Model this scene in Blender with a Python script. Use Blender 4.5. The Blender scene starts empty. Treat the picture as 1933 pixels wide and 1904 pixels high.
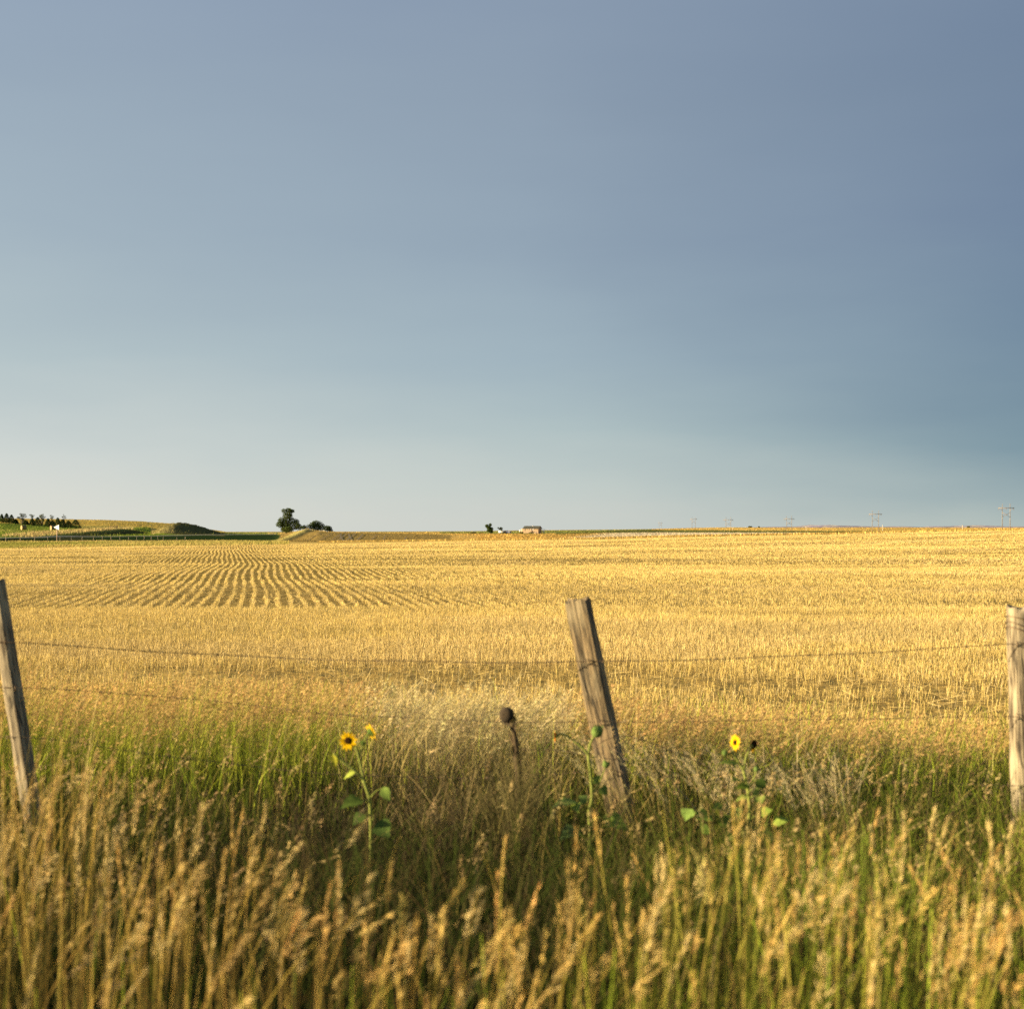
import bpy, bmesh, math, random
import numpy as np
from mathutils import Vector, Matrix

random.seed(7)
rng = np.random.default_rng(11)
S = bpy.context.scene
COL = S.collection
R = math.radians
PI = math.pi

# ------------------------------------------------------------------ camera
# measurements were taken on the photograph at 1933 px width ("D" pixels)
F, CX, HY, EYE = 2864.0, 966.5, 1000.0, 1.65
cam = bpy.data.cameras.new('camera')
cam.sensor_fit = 'HORIZONTAL'
cam.sensor_width = 54.0
cam.lens = 80.0
cam.shift_y = 48.0 / 1933.0
cam.clip_start, cam.clip_end = 0.05, 40000
cam.dof.use_dof = True
cam.dof.focus_distance = 32.0
cam.dof.aperture_fstop = 5.2
camo = bpy.data.objects.new('camera', cam)
COL.objects.link(camo)
camo.location = (0, 0, EYE)
camo.rotation_euler = (R(90), 0, 0)
S.camera = camo

# ------------------------------------------------------------------ light
SUN_EL, SUN_BACK = R(11.0), R(9.0)       # low evening sun from the left, a little behind the camera
tosun = Vector((-math.cos(SUN_EL) * math.cos(SUN_BACK), -math.cos(SUN_EL) * math.sin(SUN_BACK), math.sin(SUN_EL)))
sl = bpy.data.lights.new('sun', 'SUN')
sl.energy = 5.0
sl.angle = R(0.55)
sl.color = (1.0, 0.82, 0.50)
so = bpy.data.objects.new('sun', sl)
COL.objects.link(so)
so.rotation_euler = (-tosun).to_track_quat('-Z', 'Y').to_euler()
so.location = (-60, -20, 40)

W = bpy.data.worlds.new('World')
S.world = W
W.use_nodes = True
nt = W.node_tree
nt.nodes.clear()


def N(nt, t, **kw):
    n = nt.nodes.new(t)
    for k, v in kw.items():
        setattr(n, k, v)
    return n


def lk(nt, a, b):
    nt.links.new(a, b)


def math_node(nt, op, a, b=None, clamp=False):
    n = N(nt, 'ShaderNodeMath', operation=op, use_clamp=clamp)
    for i, v in enumerate((a, b)):
        if v is None:
            continue
        if isinstance(v, (int, float)):
            n.inputs[i].default_value = v
        else:
            lk(nt, v, n.inputs[i])
    return n.outputs[0]


def srgb(r, g, b):
    f = lambda c: (c / 255 / 12.92) if c / 255 <= 0.04045 else ((c / 255 + 0.055) / 1.055) ** 2.4
    return (f(r), f(g), f(b), 1.0)


EXPO = 1.5
sky = N(nt, 'ShaderNodeTexSky')
sky.sky_type = 'NISHITA'
sky.sun_disc = False
sky.sun_elevation = SUN_EL
sky.sun_rotation = math.atan2(tosun.x, tosun.y)
sky.air_density, sky.dust_density, sky.ozone_density = 1.0, 1.6, 1.2
BGS = 0.06
tc = N(nt, 'ShaderNodeTexCoord')
sx = N(nt, 'ShaderNodeSeparateXYZ')
lk(nt, tc.outputs['Generated'], sx.inputs[0])
hyp = math_node(nt, 'SQRT', math_node(nt, 'ADD', math_node(nt, 'MULTIPLY', sx.outputs[0], sx.outputs[0]),
                                      math_node(nt, 'MULTIPLY', sx.outputs[1], sx.outputs[1])))
elev = math_node(nt, 'DIVIDE', sx.outputs[2], math_node(nt, 'MAXIMUM', hyp, 0.001))
# soft unevenness of the veil of cloud
nz = N(nt, 'ShaderNodeTexNoise')
nz.inputs['Scale'].default_value = 2.2
nz.inputs['Detail'].default_value = 5
mp = N(nt, 'ShaderNodeMapping')
mp.inputs['Scale'].default_value = (1, 1, 4.5)
mp.inputs['Rotation'].default_value = (0.0, 0.25, 0.0)
lk(nt, tc.outputs['Generated'], mp.inputs[0])
lk(nt, mp.outputs[0], nz.inputs['Vector'])
wob = math_node(nt, 'MULTIPLY', math_node(nt, 'SUBTRACT', nz.outputs['Fac'], 0.5), 0.20)
elev = math_node(nt, 'ADD', elev, math_node(nt, 'MULTIPLY', wob, 0.45))
az = math_node(nt, 'ADD', math_node(nt, 'ARCTAN2', sx.outputs[0], sx.outputs[1]), wob)
e01 = math_node(nt, 'DIVIDE', elev, 0.36, clamp=True)


def ramp(stops):
    r = N(nt, 'ShaderNodeValToRGB')
    cr = r.color_ramp
    cr.interpolation = 'B_SPLINE' if False else 'EASE'
    cr.interpolation = 'LINEAR'
    while len(cr.elements) > 1:
        cr.elements.remove(cr.elements[-1])
    for i, (p, c) in enumerate(stops):
        e = cr.elements[0] if i == 0 else cr.elements.new(p)
        e.position = p
        e.color = srgb(*c)
    lk(nt, e01, r.inputs[0])
    return r.outputs['Color']


RL = ramp([(0.0, (220, 221, 212)), (0.14, (210, 216, 212)), (0.32, (182, 197, 201)), (0.55, (164, 181, 193)), (0.8, (154, 171, 187)), (1.0, (146, 163, 184))])
RM = ramp([(0.0, (203, 208, 202)), (0.05, (195, 205, 201)), (0.16, (175, 192, 195)), (0.32, (161, 180, 191)), (0.55, (148, 166, 182)), (0.8, (142, 159, 177)), (1.0, (137, 154, 175))])
RR = ramp([(0.0, (168, 184, 181)), (0.05, (144, 166, 172)), (0.16, (116, 144, 159)), (0.32, (104, 130, 153)), (0.55, (104, 125, 153)), (0.8, (109, 129, 154)), (1.0, (114, 133, 158))])


def mix(nt, fac, a, b):
    m = N(nt, 'ShaderNodeMix', data_type='RGBA')
    for sock, v in ((m.inputs[0], fac), (m.inputs[6], a), (m.inputs[7], b)):
        if isinstance(v, (int, float)):
            sock.default_value = v
        elif isinstance(v, tuple):
            sock.default_value = v
        else:
            lk(nt, v, sock)
    return m.outputs[2]


def maprange(nt, v, a, b, c=0.0, d=1.0, smooth=True):
    m = N(nt, 'ShaderNodeMapRange')
    m.interpolation_type = 'SMOOTHSTEP' if smooth else 'LINEAR'
    lk(nt, v, m.inputs[0])
    m.inputs[1].default_value, m.inputs[2].default_value = a, b
    m.inputs[3].default_value, m.inputs[4].default_value = c, d
    return m.outputs[0]


veil = mix(nt, maprange(nt, az, -0.33, 0.02, smooth=False), RL, RM)
veil = mix(nt, maprange(nt, az, 0.02, 0.40, smooth=False), veil, RR)
gain = N(nt, 'ShaderNodeVectorMath', operation='SCALE')
lk(nt, veil, gain.inputs[0])
gain.inputs['Scale'].default_value = 1.0 / BGS / (2 ** EXPO)
absaz = math_node(nt, 'ABSOLUTE', az)
vf = maprange(nt, absaz, 0.75, 1.5, 1.0, 0.12)
vf = math_node(nt, 'MULTIPLY', vf, maprange(nt, elev, 0.45, 1.0, 0.98, 0.12))
skyc = mix(nt, vf, sky.outputs[0], gain.outputs[0])
bg = N(nt, 'ShaderNodeBackground')
bg.inputs['Strength'].default_value = BGS
lk(nt, skyc, bg.inputs['Color'])
wo = N(nt, 'ShaderNodeOutputWorld')
lk(nt, bg.outputs[0], wo.inputs['Surface'])

S.view_settings.view_transform = 'Standard'
S.view_settings.look = 'None'
S.view_settings.gamma = 1.0
S.view_settings.use_curve_mapping = False
S.view_settings.exposure = EXPO
S.render.engine = 'CYCLES'
S.cycles.max_bounces = 6
S.cycles.diffuse_bounces = 3
S.cycles.glossy_bounces = 2
S.cycles.transmission_bounces = 3
S.cycles.volume_bounces = 0
S.cycles.use_denoising = False
S.cycles.sample_clamp_indirect = 6.0


# ------------------------------------------------------------------ helpers
def wp(x, y, Y):
    """point at depth Y seen at D pixel (x, y)"""
    return Vector(((x - CX) / F * Y, Y, EYE - (y - HY) / F * Y))


def crop(ox, oy, s, px, py):
    return ((ox + px / s) / 1.2933, (oy + py / s) / 1.2933)


def tag(o, label=None, cat=None, group=None, kind=None):
    if label: o['label'] = label
    if cat: o['category'] = cat
    if group: o['group'] = group
    if kind: o['kind'] = kind
    return o


def empty(name, loc, label, cat, group=None, rz=0.0):
    o = bpy.data.objects.new(name, None)
    COL.objects.link(o)
    o.location = loc
    o.rotation_euler = (0, 0, rz)
    o.empty_display_size = 0.2
    return tag(o, label, cat, group)


def link_mesh(name, me, mat, parent=None, smooth=False):
    o = bpy.data.objects.new(name, me)
    COL.objects.link(o)
    for m in (mat if isinstance(mat, (list, tuple)) else [mat]):
        me.materials.append(m)
    if smooth:
        me.polygons.foreach_set('use_smooth', np.ones(len(me.polygons), dtype=bool))
    if parent is not None:
        o.parent = parent
    return o


def np_mesh(name, V, Q, col, mat, parent=None, smooth=False):
    """V (n,3), Q (m,k) polygon indices, col (n,3) per vertex or None"""
    V = np.ascontiguousarray(V, dtype=np.float32)
    Q = np.ascontiguousarray(Q, dtype=np.int32)
    k = Q.shape[1]
    me = bpy.data.meshes.new(name)
    me.vertices.add(len(V))
    me.vertices.foreach_set('co', V.ravel())
    me.loops.add(Q.size)
    me.loops.foreach_set('vertex_index', Q.ravel())
    me.polygons.add(len(Q))
    me.polygons.foreach_set('loop_start', np.arange(0, Q.size, k, dtype=np.int32))
    if col is not None:
        a = me.color_attributes.new('Col', 'FLOAT_COLOR', 'POINT')
        c = np.ones((len(V), 4), dtype=np.float32)
        c[:, :3] = col
        a.data.foreach_set('color', c.ravel())
    me.update(calc_edges=True)
    me.validate()
    return link_mesh(name, me, mat, parent, smooth)


class Bag:
    """collects quads for one mesh"""
    def __init__(s):
        s.V, s.Q, s.C, s.n = [], [], [], 0

    def add(s, V, Q, C):
        V = np.asarray(V, dtype=np.float32).reshape(-1, 3)
        s.V.append(V)
        s.Q.append(np.asarray(Q, dtype=np.int64) + s.n)
        C = np.asarray(C, dtype=np.float32)
        s.C.append(np.broadcast_to(C, (len(V), 3)) if C.ndim == 1 else C.reshape(-1, 3))
        s.n += len(V)

    def build(s, name, mat, parent=None, smooth=False):
        return np_mesh(name, np.concatenate(s.V), np.concatenate(s.Q), np.concatenate(s.C), mat, parent, smooth)

    # ribbons: P (n,s,3) paths, Wd (n,s) half widths, side (n,3) or (n,s,3), C (n,s,3)
    def ribbons(s, P, Wd, side, C):
        n, k = P.shape[:2]
        if side.ndim == 2:
            side = side[:, None, :]
        V = np.stack([P - side * Wd[..., None], P + side * Wd[..., None]], axis=2)     # n,k,2,3
        idx = np.arange(n * k * 2).reshape(n, k, 2)
        Q = np.stack([idx[:, :-1, 0], idx[:, :-1, 1], idx[:, 1:, 1], idx[:, 1:, 0]], axis=-1).reshape(-1, 4)
        Cc = np.repeat(np.broadcast_to(C, P.shape)[:, :, None, :], 2, axis=2)
        s.add(V, Q, Cc.reshape(-1, 3))

    # diamonds: base B (n,3), direction D (n,3) with length, side (n,3) with half width
    def diamonds(s, B, D, side, C, mid=0.42):
        n = len(B)
        M = B + D * mid
        V = np.stack([B, M - side, B + D, M + side], axis=1)
        Q = np.arange(n * 4).reshape(n, 4)
        s.add(V, Q, np.repeat(C[:, None, :], 4, axis=1).reshape(-1, 3))


def unit(v):
    return v / np.maximum(np.linalg.norm(v, axis=-1, keepdims=True), 1e-9)


def vnoise(x, y, seed=0):
    xi, yi = np.floor(x).astype(np.int64), np.floor(y).astype(np.int64)
    fx, fy = x - xi, y - yi
    fx, fy = fx * fx * (3 - 2 * fx), fy * fy * (3 - 2 * fy)

    def h(a, b):
        v = (a * 374761393 + b * 668265263 + seed * 974634721) & 0x7fffffff
        v = ((v ^ (v >> 13)) * 1274126177) & 0x7fffffff
        v = v ^ (v >> 16)
        return (v & 0xffff) / 65535.0
    return (h(xi, yi) * (1 - fx) + h(xi + 1, yi) * fx) * (1 - fy) + (h(xi, yi + 1) * (1 - fx) + h(xi + 1, yi + 1) * fx) * fy


def fbm(x, y, seed=0):
    return 0.55 * vnoise(x, y, seed) + 0.28 * vnoise(x * 2.1 + 7, y * 2.1 + 3, seed + 1) + 0.17 * vnoise(x * 4.3 + 1, y * 4.3 + 9, seed + 2)


def tube(pts, radii, seg=8, caps=True):
    """V,Q of a tube along pts (closed ends collapse to a point)"""
    pts = [Vector(p) for p in pts]
    radii = list(radii) if hasattr(radii, '__len__') else [radii] * len(pts)
    if caps:
        pts = [pts[0]] + pts + [pts[-1]]
        radii = [radii[0] * 0.02] + radii + [radii[-1] * 0.02]
    V, n = [], len(pts)
    up = Vector((0.31, 0.23, 0.92))
    prev = None
    for i, p in enumerate(pts):
        a, b = pts[max(i - 1, 0)], pts[min(i + 1, n - 1)]
        d = (b - a)
        d = d.normalized() if d.length > 1e-9 else Vector((0, 0, 1))
        if prev is None:
            u = d.cross(up)
            if u.length < 1e-3: u = d.cross(Vector((1, 0, 0)))
        else:
            u = prev - d * prev.dot(d)
            if u.length < 1e-6: u = d.cross(up)
        u.normalize()
        prev = u
        w = d.cross(u)
        for k in range(seg):
            t = 2 * PI * k / seg
            V.append(p + (u * math.cos(t) + w * math.sin(t)) * radii[i])
    Q = []
    for i in range(n - 1):
        for k in range(seg):
            k2 = (k + 1) % seg
            Q.append((i * seg + k, i * seg + k2, (i + 1) * seg + k2, (i + 1) * seg + k))
    return np.array([tuple(v) for v in V]), np.array(Q)


def smooth_path(pts, n=6):
    """Catmull-Rom resampling"""
    pts = [Vector(p) for p in pts]
    P = [2 * pts[0] - pts[1]] + pts + [2 * pts[-1] - pts[-2]]
    out = []
    for i in range(1, len(P) - 2):
        for k in range(n):
            t = k / n
            a, b, c, d = P[i - 1], P[i], P[i + 1], P[i + 2]
            out.append(0.5 * ((2 * b) + (c - a) * t + (2 * a - 5 * b + 4 * c - d) * t * t + (3 * b - a - 3 * c + d) * t ** 3))
    out.append(pts[-1])
    return out


# ------------------------------------------------------------------ materials
def new_mat(name):
    m = bpy.data.materials.new(name)
    m.use_nodes = True
    m.node_tree.nodes.clear()
    return m, m.node_tree


def out_surface(nt, sh):
    o = N(nt, 'ShaderNodeOutputMaterial')
    lk(nt, sh, o.inputs['Surface'])


def leaf_mat(name, trans=0.3, gloss=0.0, noise=None):
    """colour from the mesh's Col attribute; thin plant tissue lets some light through"""
    m, nt = new_mat(name)
    a = N(nt, 'ShaderNodeAttribute', attribute_name='Col')
    c = a.outputs['Color']
    if noise:
        c = noisy(nt, c, noise, 0.6, 1.4)
    d = N(nt, 'ShaderNodeBsdfDiffuse')
    t = N(nt, 'ShaderNodeBsdfTranslucent')
    lk(nt, c, d.inputs['Color'])
    lk(nt, c, t.inputs['Color'])
    mx = N(nt, 'ShaderNodeMixShader')
    mx.inputs[0].default_value = trans
    lk(nt, d.outputs[0], mx.inputs[1])
    lk(nt, t.outputs[0], mx.inputs[2])
    sh = mx.outputs[0]
    if gloss:
        g = N(nt, 'ShaderNodeBsdfGlossy')
        g.inputs['Roughness'].default_value = 0.45
        g.inputs['Color'].default_value = (0.9, 0.85, 0.7, 1)
        m2 = N(nt, 'ShaderNodeMixShader')
        m2.inputs[0].default_value = gloss
        lk(nt, sh, m2.inputs[1])
        lk(nt, g.outputs[0], m2.inputs[2])
        sh = m2.outputs[0]
    out_surface(nt, sh)
    return m


def noisy(nt, c, scale, lo, hi, detail=4, vec=None, stretch=None):
    n = N(nt, 'ShaderNodeTexNoise')
    n.inputs['Scale'].default_value = scale
    n.inputs['Detail'].default_value = detail
    if vec is None:
        vec = N(nt, 'ShaderNodeTexCoord').outputs['Object']
    if stretch:
        mp = N(nt, 'ShaderNodeMapping')
        mp.inputs['Scale'].default_value = stretch
        lk(nt, vec, mp.inputs[0])
        vec = mp.outputs[0]
    lk(nt, vec, n.inputs['Vector'])
    f = maprange(nt, n.outputs['Fac'], 0.25, 0.75, lo, hi, smooth=False)
    v = N(nt, 'ShaderNodeVectorMath', operation='SCALE')
    lk(nt, c, v.inputs[0])
    lk(nt, f, v.inputs['Scale'])
    return v.outputs[0]


def plain(name, col, rough=0.7, metal=0.0, noise=None, lo=0.75, hi=1.2, stretch=None, bump=0.0):
    m, nt = new_mat(name)
    b = N(nt, 'ShaderNodeBsdfPrincipled')
    b.inputs['Roughness'].default_value = rough
    b.inputs['Metallic'].default_value = metal
    rgb = N(nt, 'ShaderNodeRGB')
    rgb.outputs[0].default_value = (*col, 1)
    c = rgb.outputs[0]
    if noise:
        c = noisy(nt, c, noise, lo, hi, stretch=stretch)
    lk(nt, c, b.inputs['Base Color'])
    out_surface(nt, b.outputs[0])
    return m


def wood_mat(name, base, dark, light):
    m, nt = new_mat(name)
    tcn = N(nt, 'ShaderNodeTexCoord')
    mp = N(nt, 'ShaderNodeMapping')
    mp.inputs['Scale'].default_value = (1, 1, 0.06)
    lk(nt, tcn.outputs['Object'], mp.inputs[0])
    n1 = N(nt, 'ShaderNodeTexNoise')
    n1.inputs['Scale'].default_value = 75
    n1.inputs['Detail'].default_value = 6
    n1.inputs['Distortion'].default_value = 0.6
    lk(nt, mp.outputs[0], n1.inputs['Vector'])
    n2 = N(nt, 'ShaderNodeTexNoise')
    n2.inputs['Scale'].default_value = 9
    n2.inputs['Detail'].default_value = 4
    mp2 = N(nt, 'ShaderNodeMapping')
    mp2.inputs['Scale'].default_value = (1, 1, 0.35)
    lk(nt, tcn.outputs['Object'], mp2.inputs[0])
    lk(nt, mp2.outputs[0], n2.inputs['Vector'])
    c = mix(nt, maprange(nt, n1.outputs['Fac'], 0.38, 0.62), (*dark, 1), (*base, 1))
    c = mix(nt, maprange(nt, n2.outputs['Fac'], 0.45, 0.75), c, (*light, 1))
    # long drying cracks
    mp3 = N(nt, 'ShaderNodeMapping')
    mp3.inputs['Scale'].default_value = (1, 1, 0.05)
    lk(nt, tcn.outputs['Object'], mp3.inputs[0])
    vo = N(nt, 'ShaderNodeTexVoronoi', feature='DISTANCE_TO_EDGE')
    vo.inputs['Scale'].default_value = 22
    lk(nt, mp3.outputs[0], vo.inputs['Vector'])
    crack = maprange(nt, vo.outputs['Distance'], 0.0, 0.05)
    n3 = N(nt, 'ShaderNodeTexNoise')
    n3.inputs['Scale'].default_value = 5
    lk(nt, tcn.outputs['Object'], n3.inputs['Vector'])
    crack = math_node(nt, 'MAXIMUM', crack, maprange(nt, n3.outputs['Fac'], 0.62, 0.45))
    c = mix(nt, crack, (dark[0] * 0.25, dark[1] * 0.25, dark[2] * 0.25, 1), c)
    b = N(nt, 'ShaderNodeBsdfPrincipled')
    b.inputs['Roughness'].default_value = 0.9
    lk(nt, c, b.inputs['Base Color'])
    bp = N(nt, 'ShaderNodeBump')
    bp.inputs['Strength'].default_value = 0.7
    bp.inputs['Distance'].default_value = 0.006
    hgt = math_node(nt, 'MULTIPLY', n1.outputs['Fac'], crack)
    lk(nt, hgt, bp.inputs['Height'])
    lk(nt, bp.outputs[0], b.inputs['Normal'])
    out_surface(nt, b.outputs[0])
    return m


M_straw = leaf_mat('straw', 0.22)
M_grass = leaf_mat('grass_blade', 0.24)
M_seed = leaf_mat('seed_head', 0.14)
M_leaf = leaf_mat('tree_leaf', 0.25)
M_petal = leaf_mat('petal', 0.35)
M_greenleaf = leaf_mat('sunflower_leaf', 0.30)

# ------------------------------------------------------------------ terrain
LY = [  # layers out from the camera: distance and image height over D pixel columns
    dict(Y=[(0, 60)], z0=True),
    dict(Y=[(0, 110)], y=[(-900, 1047), (0, 1046), (500, 1043.5), (1000, 1040), (1500, 1034), (1933, 1028), (2800, 1022)]),
    dict(Y=[(0, 180)], y=[(-900, 1038), (0, 1034.5), (300, 1030.5), (500, 1028.5), (640, 1026.5), (770, 1024), (870, 1022), (980, 1020.5), (1145, 1018.5), (1250, 1015.5), (1400, 1012.5), (1577, 1009), (1700, 1006), (1933, 1001), (2800, 993)]),
    dict(Y=[(0, 245), (433, 330), (520, 380), (700, 300), (1000, 300), (1300, 400), (2800, 400)],
         y=[(-900, 1027), (0, 1023.5), (200, 1022), (433, 1021.5), (520, 1022), (600, 1023), (700, 1023), (900, 1021.5), (1000, 1020.5), (1145, 1018), (1400, 1012), (1600, 1008.5), (1700, 1006), (1933, 1002), (2800, 996)]),
    dict(Y=[(0, 262), (433, 440), (520, 470), (600, 440), (900, 420), (1000, 420), (1300, 700), (2800, 700)],
         y=[(-900, 1026), (0, 1024), (433, 1021.5), (520, 1021), (600, 1020), (700, 1021), (900, 1019.5), (1000, 1018), (1145, 1015), (1400, 1011), (1577, 1008), (1700, 1006), (1933, 1002), (2800, 996)]),
    dict(Y=[(-900, 262), (0, 280), (433, 520), (520, 580), (600, 500), (900, 500), (1000, 500), (1300, 1100), (2800, 1100)],
         y=[(-900, 1019), (0, 1016.5), (300, 1012), (433, 1009.3), (520, 1009), (600, 1011), (700, 1014), (900, 1016), (1000, 1014.5), (1145, 1011), (1250, 1009), (1400, 1008), (1577, 1006.5), (1700, 1005), (1933, 1000), (2800, 995)]),
    dict(Y=[(-900, 271), (0, 290), (433, 536), (520, 600), (600, 560), (900, 620), (1000, 640), (1250, 1400), (2800, 1500)],
         y=[(-900, 1017.5), (0, 1015), (300, 1011), (433, 1008.3), (520, 1008), (575, 1003.5), (600, 1003), (645, 1005), (773, 1007.5), (866, 1009.5), (1000, 1010), (1145, 1005.5), (1250, 1004.8), (1577, 1005.2), (1700, 1003.8), (1933, 999.5), (2800, 995)]),
    dict(Y=[(0, 330), (433, 600), (520, 680), (600, 660), (700, 800), (1000, 800), (1250, 1650), (2800, 1750)],
         y=[(-900, 1013), (0, 1011), (200, 1010), (300, 1008.5), (433, 1007), (520, 1007), (600, 1005), (700, 1006.5), (866, 1006.5), (1000, 1007), (1060, 1006.3), (1145, 1001), (1222, 999.8), (1350, 1001), (1531, 1002), (1700, 1002.5), (1933, 998.5), (2800, 995)]),
    dict(Y=[(0, 480), (433, 800), (520, 900), (1000, 1000), (1250, 1900), (2800, 2000)],
         y=[(-900, 999), (0, 998.5), (100, 997.5), (200, 1000), (280, 1001.5), (330, 1005), (433, 1006), (520, 1006), (600, 1005.5), (700, 1005.5), (900, 1003.5), (1000, 1003), (1145, 1000.5), (1222, 999.3), (1302, 999), (1400, 999), (1577, 999), (1700, 999), (1933, 998), (2800, 995)]),
    dict(Y=[(0, 600), (433, 1100), (1000, 1500), (1250, 2150), (2800, 2200)],
         y=[(-900, 985), (0, 985.5), (100, 988.5), (150, 991), (200, 990.5), (260, 993), (330, 999), (433, 1005), (520, 1005), (700, 1004.6), (900, 1003), (1000, 1001.5), (1145, 1000), (1222, 998.9), (1302, 997.2), (1370, 996), (1531, 996.6), (1624, 996.2), (1933, 996.8), (2800, 995)]),
    dict(Y=[(0, 850), (433, 1600), (1000, 2200), (1250, 2450), (2800, 2500)],
         y=[(-900, 978), (0, 979.5), (120, 980.5), (200, 982), (270, 984.5), (330, 989), (380, 997), (430, 1004.3), (520, 1004.2), (700, 1003.8), (900, 1002.6), (1000, 1001), (1145, 999.8), (1222, 998.8), (1302, 996.6), (1370, 995.4), (1531, 996), (1624, 995.5), (1933, 996.2), (2800, 995)]),
    dict(Y=[(0, 4500)], y=[(-900, 1000), (0, 1001), (433, 1004), (700, 1003.5), (900, 1002.4), (1145, 1000.5), (1302, 998.4), (1531, 997.5), (1933, 997), (2800, 997)]),
    dict(Y=[(0, 16000)], y=[(-900, 1001), (433, 1003.4), (900, 1002.6), (1302, 999.5), (1933, 998), (2800, 998)]),
]


def layer_tables(x):
    x = np.clip(x, -900, 2800)
    Ys, Zs = [], []
    for L in LY:
        a = np.array(L['Y'], dtype=float)
        Yk = np.interp(x, a[:, 0], a[:, 1])
        if L.get('z0'):
            zk = np.zeros_like(Yk)
        else:
            b = np.array(L['y'], dtype=float)
            zk = EYE - (np.interp(x, b[:, 0], b[:, 1]) - HY) / F * Yk
        Ys.append(Yk)
        Zs.append(zk)
    return np.array(Ys), np.array(Zs)


def bumps(X, Y, x):
    z = np.zeros_like(X)
    # undulation of the near field
    w = np.clip((Y - 24) / 30, 0, 1) * np.clip((200 - Y) / 50, 0, 1)
    z += w * (0.035 * np.sin(2 * PI * (Y + 0.45 * X) / 27.0 + 0.6) + 0.02 * np.sin(2 * PI * (Y - 0.7 * X) / 16.5 + 2.1) + 0.05 * (fbm(X / 9, Y / 14, 5) - 0.5) * 2)
    # the cut mound beside the road
    top = np.interp(x, [280, 292, 305, 322, 340, 352, 372, 395, 416, 430], [0, 4, 12, 18.5, 21.0, 20.0, 15.5, 8.0, 1.5, 0])
    Ym = np.interp(x, [280, 340, 430], [520, 560, 610])
    z += top * Ym / F * np.exp(-((Y - Ym) / np.where(Y < Ym, 38, 60)) ** 2)
    # the low bank: gentle on its left, steep on its right
    xl = np.interp(Y, [330, 400, 460, 520, 560], [70, 135, 185, 222, 245])
    dx = (x - xl) / F * Y
    hb = np.interp(Y, [325, 360, 450, 520, 560, 575], [0, 0.5, 1.25, 1.7, 1.2, 0])
    z += hb * np.where(dx < 0, np.exp(-(dx / 12.0) ** 2), np.exp(-(dx / 4.2) ** 2))
    # second step of the bank up to the mound
    xl2 = np.interp(Y, [560, 640, 720], [235, 265, 290])
    dx2 = (x - xl2) / F * Y
    z += np.interp(Y, [555, 600, 680, 730], [0, 1.3, 1.6, 0]) * np.where(dx2 < 0, np.exp(-(dx2 / 9) ** 2), np.exp(-(dx2 / 6) ** 2))
    # grassy knoll with the cottonwoods
    kx = np.interp(Y, [430, 480, 560, 620], [522, 540, 575, 590])
    kd = x - kx
    z += np.interp(Y, [420, 480, 560, 600, 640], [0.0, 0.5, 0.9, 0.7, 0]) * np.where(kd < 0, np.exp(-(kd / 20.0) ** 2), np.exp(-(kd / 10.0) ** 2))
    return z


def terr(X, Y, K=None, index=False):
    X = np.asarray(X, dtype=float)
    Y = np.asarray(Y, dtype=float)
    x = CX + F * X / np.maximum(Y, 20.0)
    Ys, Zs = layer_tables(x)
    if K:
        Ys, Zs = Ys[:K], Zs[:K]
    n = len(Ys)
    h = np.diff(Ys, axis=0)
    d = np.diff(Zs, axis=0) / h
    m = np.zeros_like(Zs)
    same = (d[:-1] * d[1:]) > 0
    hm = np.where(same, 2 * d[:-1] * d[1:] / np.where(same, d[:-1] + d[1:], 1), 0)
    m[1:-1] = hm
    k = np.clip((Y[None] >= Ys).sum(0) - 1, 0, n - 2)
    ar = np.arange(Y.size).reshape(Y.shape)
    g = lambda A: np.take_along_axis(A, k[None], 0)[0]
    g1 = lambda A: np.take_along_axis(A, (k + 1)[None], 0)[0]
    hk = g1(Ys) - g(Ys)
    t = np.clip((Y - g(Ys)) / hk, 0, 1)
    z = (g(Zs) * (2 * t ** 3 - 3 * t ** 2 + 1) + hk * g(m) * (t ** 3 - 2 * t ** 2 + t) + g1(Zs) * (-2 * t ** 3 + 3 * t ** 2) + hk * g1(m) * (t ** 3 - t ** 2))
    z = z + bumps(X, Y, x)
    if index:
        return z, k + 1 + t + np.where(Y < Ys[0], -1, 0), x
    return z


def tz(X, Y):
    return float(terr(np.array([X]), np.array([Y]))[0])


def on_ground(x, Y, dz=0.0):
    X = (x - CX) / F * Y
    return Vector((X, Y, tz(X, Y) + dz))


rowsY = [-6 + 0.6 * i for i in range(36)]
while rowsY[-1] < 15800:
    rowsY.append(rowsY[-1] * 1.0125 if rowsY[-1] > 24 else rowsY[-1] + 0.5)
rowsY = np.array(rowsY)
cols = np.linspace(-0.60, 0.60, 860)
GX = cols[None, :] * (rowsY[:, None] + 34)
GY = np.repeat(rowsY[:, None], len(cols), 1)
GZ, GI, Gx = terr(GX.ravel(), GY.ravel(), index=True)
gx, gy = GX.ravel(), GY.ravel()


def lerp3(a, b, t):
    return np.asarray(a)[None] * (1 - t[:, None]) + np.asarray(b)[None] * t[:, None]


SOIL = (0.05, 0.04, 0.022)
LITTER = (0.40, 0.27, 0.085)
GOLD = (0.60, 0.42, 0.13)
GREEN, DKGREEN, TAN, PALE, BROWN = (0.20, 0.25, 0.04), (0.035, 0.06, 0.018), (0.42, 0.33, 0.14), (0.68, 0.56, 0.37), (0.33, 0.23, 0.075)


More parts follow.
